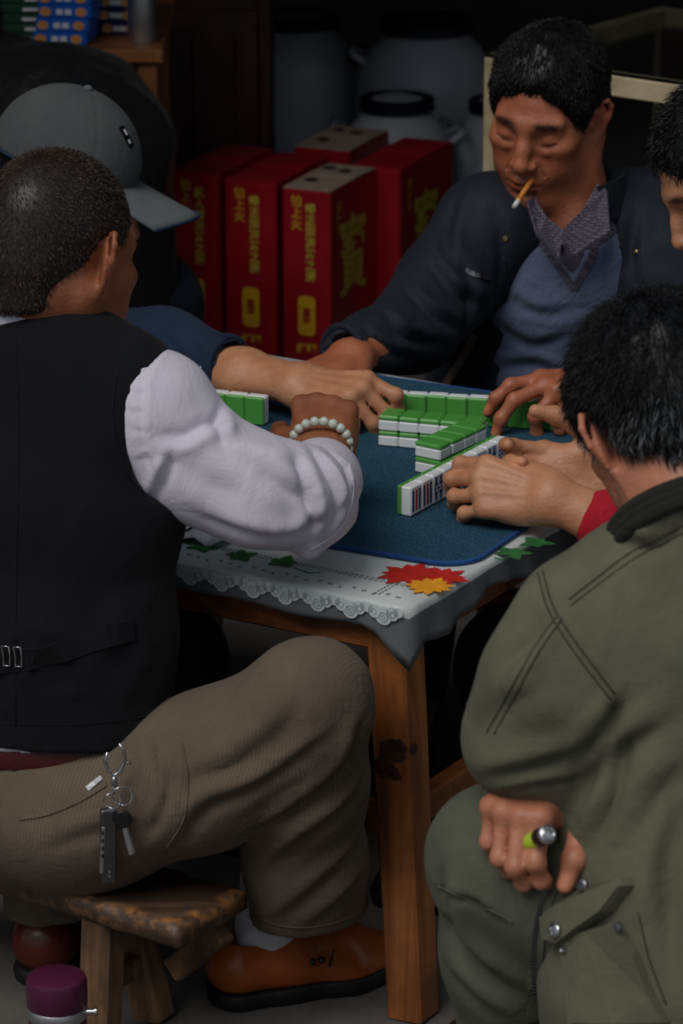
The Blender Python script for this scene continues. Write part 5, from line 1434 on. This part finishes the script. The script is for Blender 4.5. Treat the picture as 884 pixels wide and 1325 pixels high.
    flap([(728, 300, 5.105), (756, 272, 5.13), (774, 238, 5.18), (786, 248, 5.16), (790, 300, 5.12), (742, 332, 5.095)])
    b = bvh_of(V, Q); stud(b, 725, 320, .005, M['black'], sh, 'button', .004)
    # V-neck sweater
    f = Field(); f.chain([pel+[0, -.01, -.02], P(738, 480, 5.30), P(740, 345, 5.25), nb+[0, 0.01, -.04]], [.118, .116, .106, .068], .03, (1, .2, 0), 1.5)
    f.cap(P(733, 262, 5.125), P(744, 368, 5.13), .056, .005, k=.004, w=(0, 1, 0), m=2.4, cut=True); f.cap(nb, nb+ax*.1, .07, .07, k=.006, cut=True)
    V, Q = f.build(.005); V = relax(V, Q, 1)
    V = crease(V, Q, [([(650, 420), (690, 440), (730, 430)], .012, .005, 's'), ([(645, 470), (690, 465), (730, 480)], .012, .006, 's'), ([(660, 380), (700, 400), (740, 395)], .012, .004, 's')])
    sw = part('sweater', V, Q, FAB['sweater'], me); b = bvh_of(V, Q)
    for pts in ([(686, 292), (712, 330), (743, 374)], [(780, 292), (764, 336), (743, 374)]): ribbon(b, pts, .010, .003, FAB['cshirt'], sw, 'neck_band', 8, -.001)
    # jacket, open at the front
    f = Field(); f.chain([pel+[0, 0, -.02], P(740, 480, 5.33), P(742, 350, 5.29), nb+[0, 0.03, -.02]], [.135, .135, .125, .080], .05, (1, .2, 0), 1.55)
    f.cap(P(735, 290, 5.27), P(640, 292, 5.22), .065, .072, .05); f.cap(P(750, 290, 5.27), P(838, 285, 5.28), .065, .072, .05)
    f.cap(P(728, 270, 5.06), P(706, 390, 5.06), .040, .075, k=.008, w=(0, 1, 0), m=1.6, cut=True); f.cap(P(706, 390, 5.06), P(680, 640, 5.05), .075, .105, k=.008, w=(0, 1, 0), m=1.6, cut=True)
    f.cap(nb-ax*.01, nb+ax*.12, .068, .080, k=.006, cut=True)
    f.chain([P(628, 296, 5.22), P(575, 372, 5.15), P(535, 425, 5.08), P(482, 448, 5.0), P(452, 452, 4.96)], [.072, .066, .058, .045, .036], .04)
    f.chain([P(850, 295, 5.28), P(880, 400, 5.13), eL, P(800, 515, 4.78)], [.072, .066, .06, .045], .04)
    f.cap(P(425, 462, 4.90), P(462, 456, 4.96), .030, .028, k=.004, cut=True)
    V, Q = f.build(.006); V = relax(V, Q, 1)
    V = crease(V, Q, [([(600, 245), (585, 300), (590, 350)], .012, .006, 's'), ([(560, 330), (590, 370), (630, 390)], .012, .008, 's'), ([(530, 370), (560, 400), (600, 420)], .010, .008, 's'), ([(500, 400), (530, 430), (570, 440)], .010, .008, 's'), ([(475, 425), (505, 450), (540, 460)], .008, .006, 's'),
        ([(455, 440), (480, 462), (500, 480)], .007, .005, 's'), ([(640, 260), (650, 330), (640, 400)], .010, .006, 'g'), ([(600, 330), (615, 380), (600, 440)], .012, .006, 's'), ([(790, 300), (800, 360), (785, 420)], .010, .006, 's'), ([(830, 280), (825, 340), (840, 400)], .012, .007, 's')])
    jk = part('jacket', V, Q, FAB['cjacket'], me); b = bvh_of(V, Q)
    collar(nb-ax*.005+[0, .012, 0], ax, HR[:, 1]*[1, 1, 0], .074, .078, .055, .12, FAB['cjacket'], jk, 'collar', .95, 2*pi-.95, .006)
    cuff_ring(P(446, 453, 4.95), P(446, 453, 4.95)-P(482, 448, 5.0), .0345, .0060, FAB['cjacket'], jk)
    ribbon(b, [(602, 349), (616, 356), (632, 360)], .007, .002, M['iron'], jk, 'chest_badge', 5)
    seam(b, [(652, 330), (656, 380), (640, 440), (610, 500)], .0016, FAB['cjacket'], jk)
    ribbon(b, [(614, 432), (600, 462), (576, 500)], .012, .002, FAB['lining'], jk, 'lining_edge', 8)
    for (x, y) in ((654, 309), (789, 360), (824, 326), (427, 446)): stud(b, x, y, .0048, M['brass'], jk)
    ribbon(b, [(420, 440), (426, 452), (432, 462)], .02, .002, FAB['cjacket'], jk, 'cuff_tab', 4)
    legs(me, pel+[-.1, 0, 0], np.array([.12, 4.98, .36]), np.array([.10, 4.92, .09]), pel+[.1, 0, 0], np.array([.34, 4.93, .36]), np.array([.36, 4.9, .09]), FAB['darkblue'])
    foot(me, (.10, 4.92, 0), (-.2, -1, 0), BLK); foot(me, (.36, 4.9, 0), (.1, -1, 0), BLK)
    stool(pel, .235, 'low wooden stool under the smoking man')
    # cigarette
    hb = bvh_of(*head); h = hit(hb, 686, 236); s0 = h[0]+h[1]*.001 if h else P(686, 236, 5.05)
    e = P(664, 270, s0[1]-.028); d = e-s0
    cg = empty('cigarette', s0+d); tag(cg, 'cigarette with orange filter between the smoking man\'s lips', 'cigarette')
    MB().tube([s0-d*.12, s0+d*.64], .0038, 14).part('filter', M['orange'], cg, True); MB().tube([s0+d*.64, s0+d*.70], .00395, 14).part('gold_ring', M['gold'], cg, True)
    MB().tube([s0+d*.70, s0+d*.93], .0038, 14).part('paper_tube', M['paper'], cg, True); MB().tube([s0+d*.93, s0+d*1.0], [.0037, .0026], 14).part('ash', plain('ash_grey', (150, 146, 142), .9), cg, True)
    return me
M['orange'] = plain('orange_filter', (214, 132, 52), .6)
man_smoke()

# ================================================================== the player on the right: bowed face, red cuffs
FAB['redcuff'] = fabric('red_knit_cuff', (178, 26, 44), None, 500, 60, .3)
def man_right():
    nails = []
    HR = rotm((-.80, -.22, -.56), (-.35, 0, .9)); HT = P(950, 222, 4.62); nb = P(1020, 335, 4.68)
    f = Field(); head_ops(f, HR, HT, nb, .056); head = f.build(.0035)
    wl = PZ(714, 643, .600); el = P(905, 735, 4.18); wr = PZ(794, 616, .596); er = P(960, 600, 4.62)
    f = Field(); hl = rotm((-.94, .30, .06), (-.12, -.80, .58))
    hand_ops(f, hl, wl, 1, {'index': (.45, .85, .45), 'middle': (.5, .85, .45), 'ring': (.5, .9, .45), 'pinky': (.5, .85, .4)}, [(.15, .75, -.85), (-.1, .85, -.7), (-.2, .8, -.6)], el, .96, .035, nails=nails, spread={'pinky': -.08, 'ring': -.03})
    f.frame(hl, wl)
    for mx in (.030, .0095, -.0115): f.cap((mx*.45, .02, .0125), (mx*.98, .085, .0105), .0020, .0024, k=.006)
    f.frame(); hL = f.build(.0028)
    f = Field(); hr = rotm((-.97, -.02, .06), (.05, .86, -.30))
    hand_ops(f, hr, wr, -1, {'index': (.35, .75, .5), 'middle': (.55, 1.0, .6), 'ring': (.65, 1.1, .6), 'pinky': (.7, 1.1, .6)}, [(.75, .65, -.15), (.40, .95, -.15), (.15, .95, -.2)], er, .96, .034, nails=nails); hRr = f.build(.0028)
    pel = np.array([.74, 4.62, .36])
    f = Field(); f.chain([pel, P(1010, 560, 4.68), P(1005, 440, 4.68), nb], [.09, .09, .085, .05], .03, (.3, 1, 0), 1.5)
    f.chain([P(960, 470, 4.52), el], [.045, .038], .02); f.chain([P(1010, 420, 4.85), er], [.045, .038], .02)
    body = f.build(.012)
    me = person('man at the right edge bowing over the tiles in red cuffs', [head, hL, hRr, body], SK['pale'], nails, (HR, HT), base=(*pel[:2], 0))
    cV, cQ = hair_cap(HR, HT, .008, (.086, .070), (.040, .000), -.05, h=.005)
    strands(cV, cQ, 5000, .018, lambda p: np.tile([-.3, 0, -1.], (len(p), 1))+.8*np.stack([noise(p, 60, 1), noise(p, 60, 2), noise(p, 60, 3)], 1), me, HM['black'], None, .0008, 8, .35, .7, 'hair', (cV, cQ))
    eyebrows(head, HR, HT, me, HM['black'])
    f = Field(); f.chain([pel+[0, 0, -.02], P(1010, 560, 4.68), P(1005, 440, 4.68), nb+[0, 0, -.03]], [.125, .12, .115, .07], .04, (.3, 1, 0), 1.5)
    f.chain([P(965, 470, 4.52), el, P(815, 690, 4.235)], [.07, .058, .048], .04); f.chain([P(1010, 420, 4.85), er, P(850, 592, 4.55)], [.07, .058, .045], .04)
    V, Q = f.build(.008); V = folds(relax(V, Q, 1), Q, .005, (1, .2, .2), 4, 20, 5); part('jacket', V, Q, FAB['darkblue'], me)
    f = Field(); d = unit(el-wl); a = wl+d*.075; f.cap(a, a+d*.10, .0395, .044, .01); V, Q = f.build(.0045); V = folds(V, Q, .003, (0, .3, 1), 6, 50, 4); part('cuff', V, Q, FAB['redcuff'], me)
    f = Field(); d = unit(er-wr); a = wr+d*.075; f.cap(a, a+d*.08, .036, .042, .01); V, Q = f.build(.006); part('cuff', V, Q, FAB['redcuff'], me)
    legs(me, pel+[0, -.1, 0], P(668, 860, 4.28), at_z(P(690, 860, 4.36), .09), pel+[0, .1, 0], np.array([.42, 4.62, .33]), np.array([.42, 4.62, .09]), FAB['darkblue'])
    foot(me, P(690, 860, 4.36), (-1, 0, 0), BLK); foot(me, (.42, 4.62, 0), (-1, .2, 0), BLK)
    stool(pel, .235, 'low wooden stool under the man with red cuffs')
    return me
man_right()

# ================================================================== the onlooker in the olive jacket
FAB['olive'] = fabric('olive_jacket_cotton', (106, 104, 86), (90, 89, 73), 1000, 16, .35, .9)
FAB['olive2'] = fabric('olive_trouser_cotton', (92, 94, 79), (78, 80, 68), 1000, 16, .35, .9)
FAB['thread'] = fabric('olive_stitching', (66, 66, 54), None, 900, 30, .1)
FAB['rib'] = fabric('dark_rib_knit', (40, 42, 34), None, 600, 60, .4)
def man_olive():
    nails = []
    HR = rotm((-.30, .80, -.50), (-.40, .45, .80)); HT = P(862, 545, 3.55); nb = P(892, 668, 3.475)
    f = Field(); head_ops(f, HR, HT, nb, .058, 1.0, 1.15, .78); head = f.build(.0032)
    W = P(716, 1016, 3.43); ewr = P(820, 1000, 3.60)
    f = Field(); hR = rotm((-.46, -.86, .02), (-.05, .05, 1))
    hand_ops(f, hR, W, -1, {'index': (1.15, .90, .6), 'middle': (1.2, 1.05, .6), 'ring': (1.25, 1.1, .6), 'pinky': (1.3, 1.1, .6)}, [(.62, .75, -.30), (.10, .70, -.65), (-.20, .40, -.88)], ewr, 1.0, .036, nails=nails); hand = f.build(.0028)
    pel = P(905, 1180, 3.42)
    sL = P(752, 816, 3.40); eL = P(686, 952, 3.40); wLh = P(830, 985, 3.60)
    f = Field(); f.chain([pel, P(890, 960, 3.48), P(890, 800, 3.48), nb], [.09, .085, .07, .034], .03, (.8, .6, 0), 1.3)
    f.chain([P(800, 770, 3.44), sL, eL, wLh], [.05, .048, .04, .03], .02); f.chain([P(990, 760, 3.6), P(1010, 980, 3.62), ewr], [.048, .042, .034], .02)
    body = f.build(.012)
    f = Field(); hand_ops(f, rotm((.75, .6, -.1), (0, 0, 1)), wLh, 1, {k: (.5, .7, .4) for k in FING}, [(.6, .8, -.2), (.4, .9, -.3), (.3, .9, -.3)], None); h2 = f.build(.005)
    me = person('man in an olive jacket crouched in front with his back to us', [head, hand, h2, body], SK['red'], nails, (HR, HT), base=(*pel[:2], 0))
    # hair: short, standing, greying at the sides
    cV, cQ = hair_cap(HR, HT, .010, (.088, .060), (.030, -.006), -.030)
    N = normals(cV, cQ); cV = cV+N*(.004*noise(cV, 45, 9))[:, None]
    def comb(p):
        L = (p-HT)@HR; d = np.stack([L[:, 0]*8, .2+L[:, 1]*3, -.9+np.clip(L[:, 2], -.1, .1)*4], 1)+.25*np.stack([noise(p, 35, 1), noise(p, 35, 2), noise(p, 35, 3)], 1); return d@HR.T
    def gm(p):
        L = (p-HT)@HR; return .55+.6*np.clip((.045-L[:, 2])/.05, 0, 1)*np.clip(np.abs(L[:, 0])/.05, 0, 1)
    strands(cV, cQ, 14000, .019, comb, me, HM['pepper'], None, .00055, 12, .40, .45, 'hair', (cV, cQ), gm)
    # jacket
    wE = (.8, .6, 0)
    f = Field(); ax = unit(HT-nb)
    cc = P(882, 664, 3.43); ca = unit(ax+np.array([-.1, 0, .05])); e1 = unit(np.cross(ca, UPZ)); e2 = np.cross(ca, e1)
    ringp = [cc+e1*.070*cos(t)+e2*.072*sin(t) for t in np.linspace(0, 2*pi, 33)]
    f.cap(P(905, 755, 3.455), cc+ca*.03, .088, .074, .02); f.cap(P(940, 720, 3.47), cc+ca*.02+[.02, 0, 0], .08, .070, .02); f.plane(cc-ca*.012, ca, .004)
    f.chain([P(936, 1310, 3.42), P(936, 1230, 3.42), P(932, 1120, 3.43), P(905, 960, 3.46), P(885, 810, 3.47)], [.155, .150, .132, .120, .108], .05, wE, 1.3)
    f.cap(P(908, 730, 3.46), sL, .056, .060, .035); f.cap(P(915, 722, 3.48), P(995, 760, 3.62), .06, .07, .05)
    f.cap(P(870, 780, 3.43), P(810, 850, 3.41), .085, .085, .05)
    f.chain([sL, P(716, 880, 3.39), eL, P(715, 978, 3.42), P(785, 985, 3.48), P(830, 985, 3.52)], [.066, .066, .060, .050, .050, .05], .03)
    f.chain([P(990, 770, 3.62), P(1012, 970, 3.64), P(880, 1000, 3.58), P(775, 1000, 3.50), P(742, 1008, 3.465)], [.074, .066, .052, .044, .040], .03)
    V, Q = f.build(.0055); V = relax(V, Q, 1)
    V = crease(V, Q, [([(700, 745), (712, 790), (742, 840), (790, 900)], .005, .003, 'g'), ([(735, 780), (770, 755), (820, 720), (884, 685)], .005, .003, 'g'), ([(790, 900), (796, 930), (780, 980), (760, 1030)], .007, .009, 'g'),
        ([(610, 940), (650, 900), (690, 880)], .016, .006, 's'), ([(625, 1000), (680, 985), (750, 960)], .012, .008, 's'), ([(640, 1025), (690, 1010), (745, 1000)], .008, .007, 's'), ([(740, 970), (775, 930), (800, 905)], .012, .009, 's'),
        ([(770, 1000), (800, 960), (850, 930)], .014, .008, 's'), ([(765, 1080), (790, 1020), (800, 950)], .012, .010, 's'), ([(800, 1100), (840, 1020), (884, 980)], .018, .008, 's'), ([(690, 830), (660, 880), (640, 930)], .016, .006, 's'),
        ([(850, 1200), (850, 1120), (870, 1030)], .016, .008, 's'), ([(820, 690), (850, 700), (884, 660)], .010, .007, 's'), ([(800, 700), (840, 690), (870, 640)], .010, .006, 's'), ([(870, 1310), (868, 1200), (880, 1120)], .010, .006, 'g'), ([(715, 800), (690, 840), (660, 860)], .010, .005, 's')])
    V = folds(V, Q, .004, (.5, .2, .8), 4, 14, 31)
    jk = part('jacket', V, Q, FAB['olive'], me); b = bvh_of(V, Q)
    for pts in ([(696, 742), (710, 790), (742, 842), (790, 905)], [(702, 738), (717, 786), (749, 836), (796, 898)], [(738, 784), (770, 760), (820, 724), (884, 690)], [(736, 776), (768, 751), (818, 714), (884, 680)], [(728, 800), (700, 840), (672, 890), (640, 950)], [(720, 798), (692, 838), (664, 886), (630, 948)]):
        seam(b, pts, .0010, FAB['thread'], jk, 'stitch_line', .25, 10)
    for t_, (r_, o_) in enumerate(((.0085, -.016), (.0085, -.008), (.0085, .000))):
        MB().tube([p+ca*o_ for p in ringp[:-1]], r_, 10, closed=True).part('rib_collar', FAB['rib'], jk, True)
    # trousers
    kn = P(648, 1112, 3.44)
    f = Field(); f.chain([kn, P(760, 1150, 3.42), pel+[-.03, 0, -.03]], [.068, .086, .10], .05); f.ell(kn+[-.004, 0, .008], (.064, .066, .064), k=.03)
    f.chain([kn, P(660, 1230, 3.46), P(684, 1400, 3.50), P(688, 1500, 3.52)], [.067, .068, .066, .062], .03)
    f.chain([pel+[.02, .12, -.02], P(740, 1120, 3.78), P(760, 1330, 3.80)], [.10, .075, .06], .04)
    f.plane((0, 0, .06), (0, 0, -1), .004)
    V, Q = f.build(.0055); V = relax(V, Q, 1)
    V = crease(V, Q, [([(566, 1150), (610, 1160), (650, 1190)], .006, .004, 's'), ([(570, 1180), (620, 1240), (690, 1290)], .014, .008, 's'), ([(575, 1120), (590, 1190), (640, 1260)], .014, .008, 's'), ([(580, 1250), (620, 1290), (660, 1320)], .014, .006, 's'), ([(660, 1110), (668, 1150), (664, 1190)], .010, .004, 's'), ([(600, 1060), (640, 1085), (655, 1130)], .014, .003, 's')])
    tr = part('trousers', V, Q, FAB['olive2'], me); b2 = bvh_of(V, Q)
    seam(b2, [(566, 1146), (600, 1162), (640, 1180), (664, 1194)], .0012, FAB['olive2'], tr, 'knee_seam', .3, 10)
    # zip on the trouser leg
    ribbon(b2, [(716, 1140), (702, 1180), (695, 1230), (692, 1290), (690, 1320)], .016, .0012, FAB['olive2'], tr, 'zip_placket', 8)
    Z = sprint(b2, [(709, 1145), (698, 1185), (692, 1230), (690, 1285)], 14)
    mb = MB()
    for p, nn in Z: mb.box(p+nn*.0035, (.0048, .002, .0022))
    if Z: o = mb.part('zip_teeth', M['iron'], tr); o['kind'] = 'stuff'
    # bellows pocket on the jacket skirt: bag, flap, snaps
    H_ = hit(b, 800, 1240)
    def slab(px, th, mat, par, name, lift):
        A = [hit(b, x, y) for x, y in px]
        if any(a is None for a in A): return None
        Vv = []; k = len(A); c = np.mean([a[0] for a in A], 0); n = unit(np.mean([a[1] for a in A], 0))
        for (l, s_) in ((lift+th, .96), (lift, 1.0), (-.004, 1.0)):
            for a in A: Vv.append(c+(a[0]-c)*s_+n*l)
        Fq = [tuple(range(k))]+[(j*k+i, (j+1)*k+i, (j+1)*k+(i+1) % k, j*k+(i+1) % k) for j in range(2) for i in range(k)]
        return part(name, np.array(Vv), Fq, mat, par, None, False)
    slab([(728, 1205), (762, 1200), (800, 1192), (826, 1230), (850, 1290), (868, 1322), (800, 1324), (740, 1322)], .010, FAB['olive'], jk, 'pocket', .004)
    slab([(716, 1188), (735, 1172), (770, 1150), (818, 1136), (822, 1146), (796, 1180), (760, 1205), (738, 1222), (720, 1216)], .006, FAB['olive'], jk, 'pocket_flap', .016)
    for (x, y, r, m_) in ((741, 1204, .0080, M['chrome']), (768, 1146, .0075, M['iron']), (805, 1197, .0045, M['iron']), (742, 1229, .003, M['chrome'])): stud(b, x, y, r, m_, jk, 'snap', .024 if r > .005 and y > 1150 else .018 if y < 1150 else .014)
    for pts in ([(826, 1180), (840, 1240), (862, 1300)], [(752, 1230), (770, 1280), (776, 1322)]): seam(b, pts, .0010, FAB['thread'], jk, 'stitch_line', .3, 10)
    foot(me, P(688, 1500, 3.54), (-.7, .5, 0), BLK); foot(me, P(760, 1420, 3.80), (-.7, .6, 0), BLK)
    stool(pel, pel[2]-.115, 'low wooden stool under the man in the olive jacket')
    # lighter in the fist
    a = P(689, 1088, 3.324); e = P(710, 1079, 3.300); d = e-a
    lt = empty('lighter', a); tag(lt, 'yellow-green lighter with metal top held in the olive man\'s fist', 'lighter')
    MB().tube([a-d*.9, a+d*.45], .0085, 14).part('body', plain('lime_plastic', (170, 190, 40), .3), lt, True)
    MB().tube([a+d*.45, a+d*.85], .0098, 14).part('collar', M['black'], lt, True)
    MB().tube([a+d*.85, a+d*1.0], [.0100, .0092], 16).part('metal_top', M['steel'], lt, True)
    c = a+d*1.02; x = unit(np.cross(d, UPZ)); y = unit(np.cross(x, d))
    MB().tube([c+(x*cos(t)+y*sin(t))*.006 for t in np.linspace(0, 2*pi, 17)[:-1]], .0014, 6, closed=True).part('spark_wheel', M['chrome'], lt, True)
    return me
man_olive()

# ================================================================== dark figure bending at the back left
FAB['blackcoat'] = fabric('black_quilted_coat', (20, 21, 24), (13, 14, 16), 700, 16, .6, .45, None, .05)
def man_back():
    HT = P(-70, 40, 6.25); HR = rotm((-.6, .6, -.5), (-.3, .3, 1)); nb = P(-20, 110, 6.2)
    f = Field(); head_ops(f, HR, HT, nb); head = f.build(.006)
    pel = np.array([P(120, 300, 6.05)[0], 6.08, .34])
    f = Field(); f.chain([pel, P(100, 190, 6.08), nb], [.09, .09, .05], .03, (.6, .8, 0), 1.4); body = f.build(.014)
    me = person('person in a black padded coat bending over behind the grey cap', [head, body], SK['tan'], (), (HR, HT), base=(*pel[:2], 0))
    cV, cQ = hair_cap(HR, HT, .01, h=.008); strands(cV, cQ, 1500, .015, lambda p: np.tile([0, 0, -1.], (len(p), 1)), me, HM['black'], None, .001, 3, .3, .3, 'hair', (cV, cQ))
    f = Field(); f.chain([pel, P(112, 200, 6.06), P(85, 150, 6.12), P(10, 150, 6.2), nb], [.13, .125, .105, .11, .085], .06, (.6, .8, 0), 1.2)
    f.chain([P(20, 140, 6.1), P(0, 240, 6.0), P(-60, 260, 6.2)], [.08, .07, .06], .05)
    V, Q = f.build(.008); V = folds(relax(V, Q, 1), Q, .010, (.5, .2, .8), 4, 12, 5)
    part('coat', V, Q, FAB['blackcoat'], me)
    legs(me, pel+[-.1, 0, -.02], pel+[-.2, .22, -.02], at_z(pel+[-.16, .18, 0], .09), pel+[.08, .06, -.02], pel+[-.02, .30, -.02], at_z(pel+[0, .26, 0], .09), FAB['darkblue'], h=.014)
    foot(me, pel+[-.16, .18, 0], (-.3, 1, 0), BLK); foot(me, pel+[0, .26, 0], (-.3, 1, 0), BLK)
    stool(pel, .22, 'low wooden stool under the person in the black coat')
man_back()
